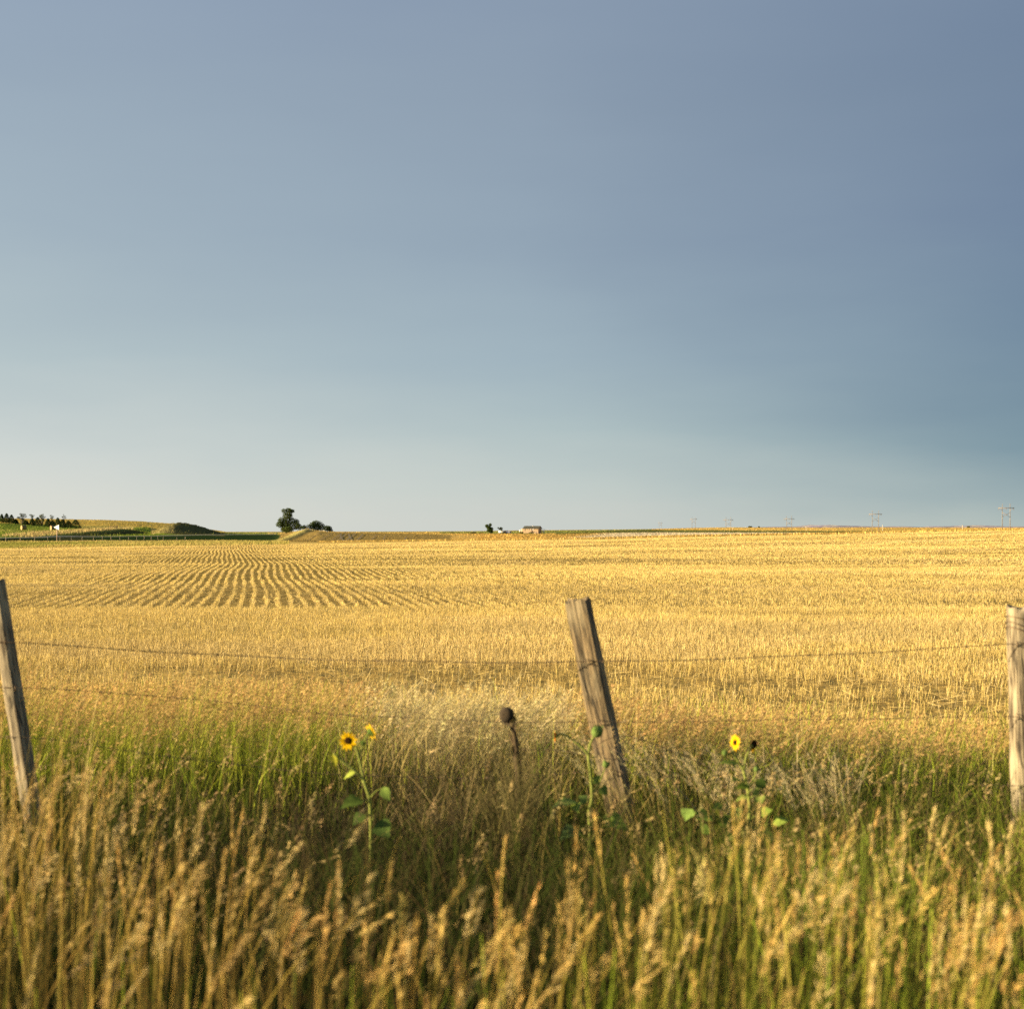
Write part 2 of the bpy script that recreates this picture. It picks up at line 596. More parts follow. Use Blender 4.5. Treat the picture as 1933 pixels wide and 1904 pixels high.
def cover(gx, gy, Gx, GI):
    c = np.tile(np.array(LITTER, dtype=float), (len(gx), 1))
    rowz = np.clip((gy - 30) / 2, 0, 1) * np.clip((150 - gy) / 60, 0, 1)
    c = c * (1 - rowz[:, None]) + np.array((0.31, 0.215, 0.066))[None] * rowz[:, None]  # ground between drill rows darker, painting the shade in the gaps
    near = np.clip((12.5 - gy) / 1.5, 0, 1)
    c = c * (1 - near[:, None]) + np.array(SOIL)[None] * near[:, None]


    def paint(mask, col, soft=None):
        w = mask.astype(float) if soft is None else np.clip(soft, 0, 1)
        c[:] = c * (1 - w[:, None]) + np.asarray(col)[None] * w[:, None]


    left = Gx < 528
    I = GI
    wig = (fbm(gx / 25, gy / 60, 31) - 0.5)
    # beyond the near field
    paint((I >= 3) & left, (0.30, 0.27, 0.07))                                      # rough field margin
    paint((I >= 4.0) & (I < 6.0) & left, DKGREEN)                                   # ditch and road bank: dark grass, with the slope's shade in its colour
    paint((I >= 7) & left, GREEN)                                                   # meadow
    paint(left & (I >= 7), (0.34, 0.32, 0.085), soft=((I >= 7) & left) * np.clip((fbm(gx / 30, gy / 90, 8) - 0.42) * 3.0, 0, 0.75))
    paint(left & (I >= 9.75), (0.52, 0.38, 0.10))                                   # dry hill above
    paint(left & (I >= 9.0) & (I < 9.75) & (Gx > 150), (0.34, 0.29, 0.09))
    # tan crest of the bank
    xl = np.interp(gy, [330, 400, 460, 520, 560], [70, 135, 185, 222, 245])
    dxb = (Gx - xl) / F * gy
    w = ((gy > 325) & (gy < 575)) * np.clip(1.2 - np.abs(dxb + 2 + 4 * wig) / 3.2, 0, 1)
    c[:] = c * (1 - w[:, None]) + np.array((0.48, 0.36, 0.17))[None] * w[:, None]
    w = ((gy > 325) & (gy < 575)) * np.clip(1.2 - np.abs(dxb - 5) / 4.5, 0, 1)  # steep right face: its shade put into the ground colour
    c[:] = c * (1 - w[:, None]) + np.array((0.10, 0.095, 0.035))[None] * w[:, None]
    hol = ((gy > 330) & (gy < 640) & (Gx < 330) & (I >= 7.0) & (I < 9.7)) * np.clip((dxb - 5) / 5, 0, 1)
    c[:] = c * (1 - hol[:, None]) + np.array((0.21, 0.26, 0.035))[None] * hol[:, None]
    # mound: tan left shoulder, right side's shade painted as dark green-brown
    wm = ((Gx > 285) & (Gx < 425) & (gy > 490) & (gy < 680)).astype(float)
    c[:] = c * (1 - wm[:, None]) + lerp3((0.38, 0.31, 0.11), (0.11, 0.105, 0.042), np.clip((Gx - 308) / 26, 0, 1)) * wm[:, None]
    # far fields in the middle and right
    mid = ~left
    paint(mid & (I >= 3), GOLD)
    paint(mid & (I >= 4) & (I < 7) & (Gx < 900), BROWN)
    paint(mid & (I >= 4) & (I < 8) & (Gx >= 850) & (Gx < 1150), (0.58, 0.38, 0.11))
    pale = np.clip((Gx - 1000 - (I - 4) * 40) / 60, 0, 1) * ((I >= 4) & (I < 7)) * np.clip((1800 - Gx) / 250, 0, 1) * mid
    c[:] = c * (1 - pale[:, None]) + np.array(PALE)[None] * pale[:, None]
    paint(mid & (I >= 7) & (I < 8) & (Gx > 1050) & (Gx < 1720), (0.17, 0.17, 0.045))
    paint(mid & (I >= 7.75) & (I < 9.6) & (Gx > 830) & (Gx < 1230), (0.27, 0.27, 0.075))
    paint(mid & (I >= 8) & (I < 11) & (Gx >= 1230), (0.62, 0.42, 0.12))
    paint((I >= 8.9) & (Gx > 430) & (Gx < 900), (0.44, 0.36, 0.13))
    paint((I >= 11), (0.42, 0.37, 0.22))
    kx = np.interp(gy, [430, 480, 560, 620], [522, 540, 575, 590])
    kn = np.clip(1.4 - np.abs((Gx - kx + 8) / 16.0) ** 2, 0, 1) * ((gy > 400) & (gy < 640)) * np.clip((kx + 14 - Gx) / 6, 0, 1)
    c[:] = c * (1 - kn[:, None]) + np.array((0.40, 0.33, 0.11))[None] * kn[:, None]
    c *= (0.82 + 0.36 * fbm(gx / 40, gy / 120, 77))[:, None]
    return c


c = cover(gx, gy, Gx, GI)

nr, nc = GX.shape
idx = np.arange(nr * nc).reshape(nr, nc)
Q = np.stack([idx[:-1, :-1], idx[:-1, 1:], idx[1:, 1:], idx[1:, :-1]], -1).reshape(-1, 4)
mg, ntg = new_mat('ground')
att = N(ntg, 'ShaderNodeAttribute', attribute_name='Col')
gc = noisy(ntg, att.outputs['Color'], 9.0, 0.55, 1.4, detail=6)
gc = noisy(ntg, gc, 0.5, 0.8, 1.2, detail=5)
gd = N(ntg, 'ShaderNodeBsdfDiffuse')
lk(ntg, gc, gd.inputs['Color'])
gb = N(ntg, 'ShaderNodeBump')
gb.inputs['Strength'].default_value = 0.8
gb.inputs['Distance'].default_value = 0.12
gn = N(ntg, 'ShaderNodeTexNoise')
gn.inputs['Scale'].default_value = 2.2
gn.inputs['Detail'].default_value = 8
lk(ntg, N(ntg, 'ShaderNodeTexCoord').outputs['Object'], gn.inputs['Vector'])
lk(ntg, gn.outputs['Fac'], gb.inputs['Height'])
lk(ntg, gb.outputs[0], gd.inputs['Normal'])
out_surface(ntg, gd.outputs[0])
go = np_mesh('ground', np.stack([gx, gy, GZ], 1), Q, c, mg, smooth=True)
tag(go, kind='structure')
ZMIN = float(GZ.min())

# road on its bank
xs = np.linspace(-700, 523, 160)
Ys, Zs = layer_tables(xs)
V, Qr = [], []
for i, x in enumerate(xs):
    for f in (0.06, 0.94):
        Yv = Ys[5][i] * (1 - f) + Ys[6][i] * f
        X = (x - CX) / F * Yv
        V.append((X, Yv, tz(X, Yv) + 0.05))
for i in range(len(xs) - 1):
    Qr.append((2 * i, 2 * i + 2, 2 * i + 3, 2 * i + 1))
tag(np_mesh('road', np.array(V), np.array(Qr), None, plain('asphalt', (0.15, 0.15, 0.085), 0.9, noise=0.8), smooth=True), kind='structure')

# wheel marks and seed lines on the far brown slope
V, Qt = [], []


def draped_strip(pts, wd):
    pts = smooth_path([Vector((p[0], p[1], 0)) for p in pts], 8)
    b = len(V)
    for p in pts:
        x, Yv = p.x, p.y
        X = (x - CX) / F * Yv
        for s in (-wd, wd):
            V.append((X + s, Yv, tz(X + s, Yv) + 0.14))
    for i in range(len(pts) - 1):
        Qt.append((b + 2 * i, b + 2 * i + 1, b + 2 * i + 3, b + 2 * i + 2))


def ab(px, py):                       # brown slope: crop pixel -> (x, depth)
    x, y = crop(600, 1220, 4.83, px, py)
    Ys, Zs = layer_tables(np.array([x]))
    best = None
    for Yv in np.linspace(430, 640, 120):
        X = (x - CX) / F * Yv
        yy = HY + (EYE - tz(X, Yv)) * F / Yv
        if best is None or abs(yy - y) < best[0]:
            best = (abs(yy - y), Yv)
    return (x, best[1])


for line, wd in (([(1125, 400), (1118, 440), (1160, 495)], 0.24), ([(1215, 400), (1222, 440), (1268, 495)], 0.24),
                 ([(1290, 402), (1240, 440), (1165, 495)], 0.22), ([(1385, 405), (1340, 455), (1290, 490)], 0.20),
                 ([(1180, 405), (1120, 455), (1050, 497)], 0.20), ([(1110, 410), (1060, 450), (990, 490)], 0.15),
                 ([(1000, 410), (930, 450), (850, 500)], 0.13), ([(880, 390), (790, 440), (690, 490)], 0.12),
                 ([(1540, 415), (1505, 455), (1470, 493)], 0.13), ([(1650, 420), (1630, 460), (1610, 490)], 0.12), ([(1900, 440), (1880, 460), (1875, 488)], 0.15)):
    draped_strip([ab(*p) for p in line], wd)
tag(np_mesh('wheel_tracks', np.array(V), np.array(Qt), None, plain('trampled_stubble', (0.13, 0.085, 0.03), 0.95, noise=2.0)), kind='structure')

# far badland hills
hx = np.linspace(1380, 3000, 420)
prof = 1.0 + 9.0 * np.clip((hx - 1430) / 160, 0, 1) * (0.30 + 0.70 * fbm(hx / 60, hx * 0, 3)) * (0.8 + 0.4 * fbm(hx / 14, hx * 0 + 4, 9)) * np.clip(0.35 + (fbm(hx / 90, hx * 0 + 2, 14) - 0.25) * 2.2, 0.3, 1.15)
V, Ch = [], []
nv = 26
for i, x in enumerate(hx):
    for k in range(nv):
        v = k / (nv - 1)
        Yv = 9000 + 1900 * v
        X = (x - CX) / F * 9000
        s = math.sin(PI * min(1, v * 1.05)) ** 0.8 if 0 < v < 0.95 else 0
        rid = 0.35 + 1.0 * float(fbm(np.array([x / 6.0]), np.array([v * 3.0]), 21)[0])
        V.append((X, Yv, 12 + prof[i] * 9000 / F * s * rid + (-20 if k in (0, nv - 1) else 0)))
        g = 0.85 + 0.5 * (rid - 0.87)
        band = 0.8 + 0.3 * math.sin(V[-1][2] * 0.9)
        Ch.append((0.46 * g * band, 0.40 * g * band, 0.35 * g))
idx = np.arange(len(hx) * nv).reshape(len(hx), nv)
Qh = np.stack([idx[:-1, :-1], idx[1:, :-1], idx[1:, 1:], idx[:-1, 1:]], -1).reshape(-1, 4)
mh, nth = new_mat('badland_clay')
ah = N(nth, 'ShaderNodeAttribute', attribute_name='Col')
dh = N(nth, 'ShaderNodeBsdfDiffuse')
lk(nth, noisy(nth, ah.outputs['Color'], 0.01, 0.8, 1.2), dh.inputs['Color'])
out_surface(nth, dh.outputs[0])
tag(np_mesh('hills', np.array(V), Qh, np.array(Ch), mh), kind='structure')


# the evening air: an even thin haze round everything, sky outside
ZTOP = 110.0
me = bpy.data.meshes.new('haze')
hv = [(x, y, z) for z in (ZMIN - 3.0, ZTOP) for (x, y) in ((-10500, -40), (10500, -40), (10500, 15900), (-10500, 15900))]
me.from_pydata(hv, [], [(0, 3, 2, 1), (4, 5, 6, 7), (0, 1, 5, 4), (1, 2, 6, 5), (2, 3, 7, 6), (3, 0, 4, 7)])
me.update()
mhz, nth2 = new_mat('haze')
pv = N(nth2, 'ShaderNodeVolumePrincipled')
pv.inputs['Color'].default_value = (0.86, 0.90, 0.95, 1)
pv.inputs['Density'].default_value = 0.00012
pv.inputs['Anisotropy'].default_value = 0.2
oz = N(nth2, 'ShaderNodeOutputMaterial')
lk(nth2, pv.outputs[0], oz.inputs['Volume'])
tag(link_mesh('haze', me, mhz), kind='stuff')


# ------------------------------------------------------------------ stubble
ROWDIR = np.array([(470 - CX) / F, 1.0])
ROWDIR /= np.linalg.norm(ROWDIR)
ROWN = np.array([ROWDIR[1], -ROWDIR[0]])
SP = 0.275
STRAW = np.array((0.70, 0.522, 0.182))


def stubble(bag, Y0, Y1, dens, wd, hmul, side_extra, seg_rows):
    um = 0.415
    area = um * (Y1 ** 2 - Y0 ** 2) + 2 * side_extra * (Y1 - Y0)
    n = int(area * dens)
    Y = np.sqrt(rng.random(n) * (Y1 ** 2 - Y0 ** 2) + Y0 ** 2)
    X = (rng.random(n) * 2 - 1) * (um * Y + side_extra)
    if seg_rows:
        # snap across the drill rows, which wander a little
        q = X * ROWN[0] + Y * ROWN[1]
        al = X * ROWDIR[0] + Y * ROWDIR[1]
        wav = 0.10 * np.sin(al / 11.0 + 0.5) + 0.07 * np.sin(al / 5.2 + q * 0.05) + 0.5 * np.sin(al / 38.0)
        rowi = np.round((q - wav) / SP)
        q0 = rowi * SP + wav + 0.075 * (vnoise(rowi * 13.7, al / 0.9, 62) - 0.5) + 0.05 * (vnoise(rowi * 7.1, al / 3.1, 63) - 0.5)
        missing = vnoise(q0 / SP * 1.7, al / 7.0, 61) > 0.9
        jit = rng.normal(0, 0.026, n)
        dq = q0 + jit - q
        X = X + ROWN[0] * dq
        Y = Y + ROWN[1] * dq
        keep = (~missing | (rng.random(n) < 0.3)) & (rng.random(n) < 0.25 + 1.2 * vnoise(rowi * 5.3, al / 0.55, 64))
    else:
        row = np.round(Y / SP + 0.05 * np.sin(X)) * SP
        Y = row + rng.normal(0, 0.045, n)
        keep = np.ones(n, bool)
    patch = fbm(X / 2.6 + 40, Y / 5.0, 17)
    thin = fbm(X / 6.5 + 9, Y / 1.9 + 5, 23)
    big = fbm(X / 16.0 + 3, Y / 30.0 + 8, 29)
    keep &= rng.random(n) < np.clip(0.25 + (thin - 0.25) * 3.6, 0.12, 1)
    X, Y, patch, thin, big = X[keep], Y[keep], patch[keep], thin[keep], big[keep]
    n = len(X)
    z = terr(X, Y, K=5)
    h = ((0.066 + 0.040 * patch + 0.02 * big) if seg_rows else (0.06 + 0.085 * patch + 0.04 * big)) * (0.75 + 0.5 * rng.random(n)) * hmul
    lean = rng.normal(0, 0.10 if seg_rows else 0.16, (n, 2)) + np.array([0.05, 0])
    broken = rng.random(n) < 0.07
    lean[broken] += rng.normal(0, 1.1, (broken.sum(), 2))
    B = np.stack([X, Y, z - 0.02], 1)
    T = B + np.stack([lean[:, 0] * h, lean[:, 1] * h, h * np.where(broken, 0.5, 1.0)], 1)
    P = np.stack([B, T], 1)
    a = rng.random(n) * PI
    side = np.stack([np.cos(a), np.sin(a), np.zeros(n)], 1)
    Wd = np.repeat((wd * (0.7 + 0.6 * rng.random(n)))[:, None], 2, 1)
    Wd[:, 1] *= 0.8
    tone = (0.87 + 0.20 * rng.random(n)) * (0.80 + 0.42 * big) * (0.82 + 0.36 * fbm(X / 9 + 5, Y / 2.2 + 1, 83))
    C = STRAW[None] * tone[:, None]
    pale = (rng.random(n) < 0.16)
    C[pale] = np.array((0.70, 0.55, 0.28))[None] * tone[pale][:, None]
    grey = np.clip((fbm(X / 7 + 70, Y / 4 + 3, 41) - 0.58) * 5, 0, 0.28)
    C = C * (1 - grey[:, None]) + np.array((0.55, 0.42, 0.24))[None] * (grey * tone)[:, None]
    weed = (rng.random(n) < 0.03) & (thin < 0.5)
    C[weed] = np.array((0.16, 0.18, 0.03))
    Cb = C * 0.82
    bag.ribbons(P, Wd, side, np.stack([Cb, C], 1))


sb = Bag()
stubble(sb, 10.8, 31.0, 950, 0.0015, 1.0, 4.0, False)
stubble(sb, 30.5, 70.0, 380, 0.0027, 0.85, 4.0, True)
stubble(sb, 69.0, 120.0, 110, 0.0065, 0.8, 4.0, True)
stubble(sb, 118.0, 181.0, 60, 0.011, 0.75, 4.0, True)
# straw lying on the ground
n = 60000
Y = np.sqrt(rng.random(n) * (45 ** 2 - 11 ** 2) + 11 ** 2)
X = (rng.random(n) * 2 - 1) * (0.42 * Y + 3)
z = terr(X, Y, K=4)
a = rng.random(n) * 2 * PI
ln = 0.08 + 0.25 * rng.random(n)
B = np.stack([X, Y, z + 0.01 + 0.05 * rng.random(n)], 1)
D = np.stack([np.cos(a) * ln, np.sin(a) * ln, rng.normal(0.02, 0.05, n)], 1)
sd = np.stack([-np.sin(a), np.cos(a), rng.normal(0, 0.5, n)], 1)
sb.ribbons(np.stack([B, B + D], 1), np.full((n, 2), 0.0024), unit(sd), np.repeat((np.array((0.66, 0.49, 0.20))[None] * (0.6 + 0.5 * rng.random(n))[:, None])[:, None], 2, 1))
tag(sb.build('wheat_stubble', M_straw), 'golden cut wheat stubble in rows across the field behind the fence', 'stubble', kind='stuff')


# ------------------------------------------------------------------ grasses
def stems(X, Y, h, wd, lean, bend, azim, nseg, c0, c1, bag, z0=None):
    """curved blades: returns the path so seed heads can be hung on it"""
    n = len(X)
    t = np.linspace(0, 1, nseg + 1)[None, :]
    z = (terr(X, Y, K=3) if z0 is None else z0)
    dx, dy = np.cos(azim), np.sin(azim)
    off = h[:, None] * (lean[:, None] * t + bend[:, None] * t ** 2.6)
    rise = h[:, None] * (t - 0.35 * np.abs(bend)[:, None] * t ** 3.2)
    P = np.stack([X[:, None] + dx[:, None] * off, Y[:, None] + dy[:, None] * off, z[:, None] - 0.02 + rise], -1)
    a = rng.random(n) * PI
    side = np.stack([np.cos(a), np.sin(a), np.zeros(n)], 1)
    Wd = wd[:, None] * (1 - 0.75 * t ** 1.5)
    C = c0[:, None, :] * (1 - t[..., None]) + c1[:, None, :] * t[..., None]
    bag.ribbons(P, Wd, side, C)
    return P


def path_at(P, t):
    """P (n,s,3); t (n,k) -> points and tangents"""
    s = P.shape[1] - 1
    f = np.clip(t * s, 0, s - 1e-4)
    i = f.astype(int)
    fr = (f - i)[..., None]
    a = np.take_along_axis(P, i[..., None].repeat(3, -1), 1)
    b = np.take_along_axis(P, (i + 1)[..., None].repeat(3, -1), 1)
    return a * (1 - fr) + b * fr, unit(b - a)


def heads(P, t0, k, spread, ln, wd, colr, bag, droop=0.35, wind=(0.5, 0.0), open_=1.0, flare=0.55):
    """panicle: k spikelets along the last part of each stem, on short branches"""
    n = len(P)
    u = rng.random((n, k))
    t = t0[:, None] + (1 - t0[:, None]) * u
    pt, tg = path_at(P, t)
    a = rng.random((n, k)) * 2 * PI
    r = spread[:, None] * (1.05 - u) ** 0.7 * (0.25 + 0.75 * rng.random((n, k))) * open_
    out = np.stack([np.cos(a), np.sin(a), np.zeros_like(a)], -1)
    B = pt + out * r[..., None] * 0.8 + tg * r[..., None] * 0.9
    B[..., 2] -= droop * r * 0.6
    D = unit(tg * 0.9 + out * flare + np.array([wind[0], wind[1], -droop])[None, None] * (0.5 + rng.random((n, k, 1))))
    D = D * (ln * (0.7 + 0.6 * rng.random((n, k))))[..., None]
    sv = unit(np.cross(D, rng.normal(0, 1, (n, k, 3)))) * (wd * (0.7 + 0.6 * rng.random((n, k))))[..., None]
    C = colr[:, None, :] * (0.75 + 0.5 * rng.random((n, k, 1)))
    bag.diamonds(B.reshape(-1, 3), D.reshape(-1, 3), sv.reshape(-1, 3), C.reshape(-1, 3))


def scatter(x0, x1, y0, y1, dens):
    n = int((x1 - x0) * (y1 - y0) * dens)
    return rng.uniform(x0, x1, n), rng.uniform(y0, y1, n)


def px(X, Y):
    return CX + F * X / Y


def vary(c, n, s=0.25):
    return np.array(c)[None] * (1 - s + 2 * s * rng.random((n, 1))) * (1 + 0.045 * rng.normal(0, 1, (n, 3)))


def mixc(a, b, t):
    return a * (1 - t[:, None]) + b * t[:, None]


# -- tall seeding grass right in front of the camera
fg = Bag()
X, Y = scatter(-9.5, 5.0, 3.15, 6.9, 310)
x = px(X, Y)
far_lim = np.interp(x, [-3000, -900, -300, 200, 420, 700, 900, 1300, 1933], [6.9, 6.9, 6.9, 5.9, 4.7, 4.1, 4.1, 4.6, 4.5])
keep = (Y < far_lim) & (rng.random(len(X)) < np.clip(0.5 + 4.2 * (fbm(X * 2.6, Y * 2.6, 51) - 0.5), 0.08, 1) * np.interp(x, [-300, 300, 700, 1000], [0.58, 0.62, 0.8, 1.0]))
X, Y, x = X[keep], Y[keep], x[keep]
n = len(X)
h = np.interp(x, [-200, 100, 500, 900, 1300, 1933], [0.95, 0.93, 0.87, 0.82, 0.87, 0.86]) * (0.80 + 0.25 * rng.random(n) ** 0.8)
az_ = rng.normal(0.1, 1.1, n)
right = np.clip((x - 700) / 700, 0, 1)
left_cool = np.clip((650 - x) / 500, 0, 1)
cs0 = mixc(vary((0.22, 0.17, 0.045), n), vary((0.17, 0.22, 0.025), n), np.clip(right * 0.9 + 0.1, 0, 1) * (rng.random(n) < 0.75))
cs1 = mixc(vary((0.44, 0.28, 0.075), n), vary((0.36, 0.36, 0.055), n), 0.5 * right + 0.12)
straight = np.abs(rng.normal(0.06, 0.07, n))
nod = rng.random(n) < 0.32
straight[nod] += 0.16
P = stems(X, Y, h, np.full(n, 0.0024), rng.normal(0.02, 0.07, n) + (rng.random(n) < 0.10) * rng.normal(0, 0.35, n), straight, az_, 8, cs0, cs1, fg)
hc = mixc(vary((0.60, 0.405, 0.135), n), vary((0.50, 0.36, 0.15), n), left_cool * (0.4 + 0.6 * rng.random(n)))
hc[rng.random(n) < 0.25] = np.array((0.68, 0.51, 0.22))
hd = rng.random(n) < 0.66
tight = hd & ~nod
heads(P[tight], 1 - (0.11 + 0.09 * rng.random(tight.sum())) / h[tight], 40, 0.002 + 0.008 * rng.random(tight.sum()) ** 2, np.full((tight.sum(), 1), 0.025), np.full((tight.sum(), 1), 0.0010), hc[tight], fg, droop=0.02, wind=(0.10, 0.0), flare=0.24)
ho = hd & nod
heads(P[ho], 1 - (0.13 + 0.07 * rng.random(ho.sum())) / h[ho], 50, 0.008 + 0.018 * rng.random(ho.sum()), np.full((ho.sum(), 1), 0.028), np.full((ho.sum(), 1), 0.0011), hc[ho], fg, droop=0.30, wind=(0.22, 0.0), flare=0.40)
# bare straw stalks and green culms without heads
X, Y = scatter(-6.5, 4.5, 2.7, 4.6, 110)
x = px(X, Y)
keep = Y < np.interp(x, [-300, 200, 420, 900, 1300, 1933], [4.6, 4.6, 4.2, 3.6, 4.1, 4.1])
X, Y, x = X[keep], Y[keep], x[keep]
n = len(X)
right = np.clip((x - 700) / 700, 0, 1)
cg = mixc(vary((0.40, 0.28, 0.08), n), vary((0.30, 0.36, 0.04), n), (rng.random(n) < 0.30 + 0.45 * right) * 1.0)
stems(X, Y, 0.5 + 0.28 * rng.random(n), 0.0020 + 0.0014 * rng.random(n), rng.normal(0.02, 0.09, n), np.abs(rng.normal(0.04, 0.06, n)), rng.random(n) * 2 * PI, 5, cg * 0.7, cg, fg)
# leafy blades between the stems
X, Y = scatter(-9.0, 4.8, 2.6, 6.2, 210)
x = px(X, Y)
keep = Y < np.interp(x, [-3000, -900, -300, 200, 420, 900, 1300, 1933], [6.2, 6.0, 5.4, 5.2, 4.5, 3.9, 4.4, 4.4])
X, Y, x = X[keep], Y[keep], x[keep]
n = len(X)
right = np.clip((x - 500) / 800, 0, 1)
h = (0.30 + 0.30 * rng.random(n))
g = mixc(vary((0.035, 0.045, 0.013), n), vary((0.25, 0.31, 0.032), n), np.clip(0.05 + right * 0.9, 0, 1))  # left blades near black: shade between the stems put into colour
dry = rng.random(n) < 0.22 - 0.10 * right
g[dry] = vary((0.30, 0.22, 0.08), dry.sum())
stems(X, Y, h, 0.0028 + 0.002 * rng.random(n), rng.normal(0.05, 0.12, n), np.abs(rng.normal(0.25, 0.25, n)), rng.random(n) * 2 * PI, 6, g * 0.8, g * 1.15, fg)
tag(fg.build('seeding_grass', M_seed), 'tall tan seed heads of brome grass filling the foreground', 'grass', kind='stuff')

# -- low matted grass before and under the fence; hollow's shade put into its colour
lg = Bag()
X, Y = scatter(-7.5, 6.0, 4.0, 9.2, 560)
x = px(X, Y)
n = len(X)
h = (0.34 + 0.24 * rng.random(n)) * np.interp(Y, [3.7, 5, 6.5, 8.0, 9.2], [1.15, 1.12, 1.05, 0.86, 0.9]) * (0.6 + 0.7 * fbm(X * 1.2, Y * 1.2, 90))
dk = fbm(X * 0.9 + 4, Y * 0.9, 71)
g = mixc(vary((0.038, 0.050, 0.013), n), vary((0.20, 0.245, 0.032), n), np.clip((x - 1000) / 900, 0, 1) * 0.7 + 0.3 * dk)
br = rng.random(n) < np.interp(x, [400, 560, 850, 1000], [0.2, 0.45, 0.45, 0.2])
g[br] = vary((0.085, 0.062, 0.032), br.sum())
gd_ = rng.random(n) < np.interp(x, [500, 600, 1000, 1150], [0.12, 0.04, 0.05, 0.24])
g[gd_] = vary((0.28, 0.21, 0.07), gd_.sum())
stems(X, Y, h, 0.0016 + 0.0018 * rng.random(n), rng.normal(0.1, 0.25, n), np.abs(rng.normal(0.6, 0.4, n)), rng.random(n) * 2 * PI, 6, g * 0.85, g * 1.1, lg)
# taller blades that bury the sunflowers' feet, darkened to paint the hollow's shade
X, Y = scatter(-1.2, 2.6, 4.3, 6.35, 330)
x = px(X, Y)
keep = (x > 470) & (x < 1720)
X, Y, x = X[keep], Y[keep], x[keep]
n = len(X)
h = np.clip(1.65 - (1535 - 1000 + 70 * (fbm(X * 1.5, Y * 0.5, 36) - 0.5)) / F * Y - 0.16 * rng.random(n), 0.25, 0.9)
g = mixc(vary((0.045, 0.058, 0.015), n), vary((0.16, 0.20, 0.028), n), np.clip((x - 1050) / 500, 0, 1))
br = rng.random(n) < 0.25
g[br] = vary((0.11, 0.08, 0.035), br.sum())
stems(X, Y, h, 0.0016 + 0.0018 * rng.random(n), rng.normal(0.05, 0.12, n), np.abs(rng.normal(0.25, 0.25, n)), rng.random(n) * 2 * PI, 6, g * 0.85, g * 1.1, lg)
# scattered straw-coloured heads standing in the hollow
X, Y = scatter(-7, 5.5, 4.4, 8.6, 26)
x = px(X, Y)
keep = rng.random(len(X)) < np.interp(x, [0, 400, 600, 1000, 1300, 1933], [1, 0.9, 0.25, 0.25, 0.8, 0.9])
X, Y = X[keep], Y[keep]
n = len(X)
h = 0.42 + 0.25 * rng.random(n)
cst = vary((0.34, 0.27, 0.08), n)
P = stems(X, Y, h, np.full(n, 0.0016), rng.normal(0.05, 0.12, n), np.abs(rng.normal(0.25, 0.2, n)), rng.normal(0, 0.9, n), 7, cst * 0.8, cst, lg)
heads(P, np.full(n, 0.76), 30, np.full(n, 0.02), np.full((n, 1), 0.015), np.full((n, 1), 0.0022), vary((0.46, 0.33, 0.15), n), lg)
# pale plumes leaning left beside the right-hand sunflower
X, Y = scatter(0.3, 2.6, 7.0, 9.2, 60)
x = px(X, Y)
keep = (x > 1150) & (x < 1640)
X, Y = X[keep], Y[keep]
n = len(X)
h = np.clip(1.65 - np.interp(px(X, Y), [1150, 1400, 1640], [.118, .135, .150]) * Y - 0.12 * rng.random(n), 0.3, 0.8)
cst = vary((0.42, 0.34, 0.13), n)
P = stems(X, Y, h, np.full(n, 0.0014), rng.normal(0.10, 0.08, n), np.abs(rng.normal(0.22, 0.12, n)), PI + rng.normal(0, 0.6, n), 7, cst * 0.7, cst, lg)
heads(P, np.full(n, 0.62), 44, np.full(n, 0.016), np.full((n, 1), 0.020), np.full((n, 1), 0.0013), vary((0.54, 0.44, 0.24), n), lg, droop=0.05, wind=(-0.3, 0.0))
tag(lg.build('matted_grass', M_grass), 'green and brown matted grass coloured dark as shade in the hollow along the fence', 'grass', kind='stuff')

# -- belt of grass behind the fence
bg_ = Bag()
X, Y = scatter(-8.5, 7.0, 8.6, 12.6, 360)
x = px(X, Y)
keep = Y < np.interp(x, [-600, 0, 900, 1500, 1933, 2600], [12.6, 12.4, 11.8, 11.4, 11.2, 11.2]) + 1.2 * (fbm(X, Y * 0 + 2, 33) - 0.5)
keep &= rng.random(len(X)) < np.clip(0.4 + 1.6 * (fbm(X * 1.4, Y * 1.4, 52) - 0.2), 0.2, 1)
X, Y, x = X[keep], Y[keep], x[keep]
n = len(X)
H = np.interp(x, [-600, 0, 500, 700, 950, 1250, 1500, 1933, 2600], [0.72, 0.72, 0.74, 0.80, 0.78, 0.66, 0.56, 0.52, 0.5])
h = np.clip(1.65 - np.interp(x, [0, 600, 800, 1000, 1300, 1500, 1933], [.0925, .0925, .095, .098, .106, .112, .120]) * Y * (0.94 + 0.16 * fbm(X * 1.1, Y * 0.7, 95)) - 0.26 * rng.random(n) ** 1.3 + 0.10 * (rng.random(n) < 0.08) * rng.random(n), 0.2, 0.9)
green = np.interp(x, [-600, 200, 600, 760, 950, 1150, 1500, 1933], [0.9, 1.0, 0.9, 0.12, 0.15, 0.5, 0.75, 0.8])
isg = rng.random(n) < green * 0.85
base_dry = mixc(vary((0.46, 0.36, 0.13), n), vary((0.17, 0.14, 0.05), n), np.interp(x, [600, 740, 960, 1100], [0, 1, 1, 0]))
c0 = np.where(isg[:, None], vary((0.34, 0.385, 0.045), n), base_dry)
c1 = np.where(isg[:, None], vary((0.46, 0.42, 0.085), n), vary((0.62, 0.48, 0.20), n))
wild = np.interp(x, [600, 760, 950, 1100], [0, 1, 1, 0.3])
P = stems(X, Y, h, 0.0014 + 0.001 * rng.random(n), rng.normal(0.04, 0.08, n) * (1 + wild), np.abs(rng.normal(0.18, 0.14, n)) * (1 + 0.8 * wild), rng.normal(0.1, 0.8, n), 6, c0, c1, bg_)
hd = rng.random(n) < 0.62
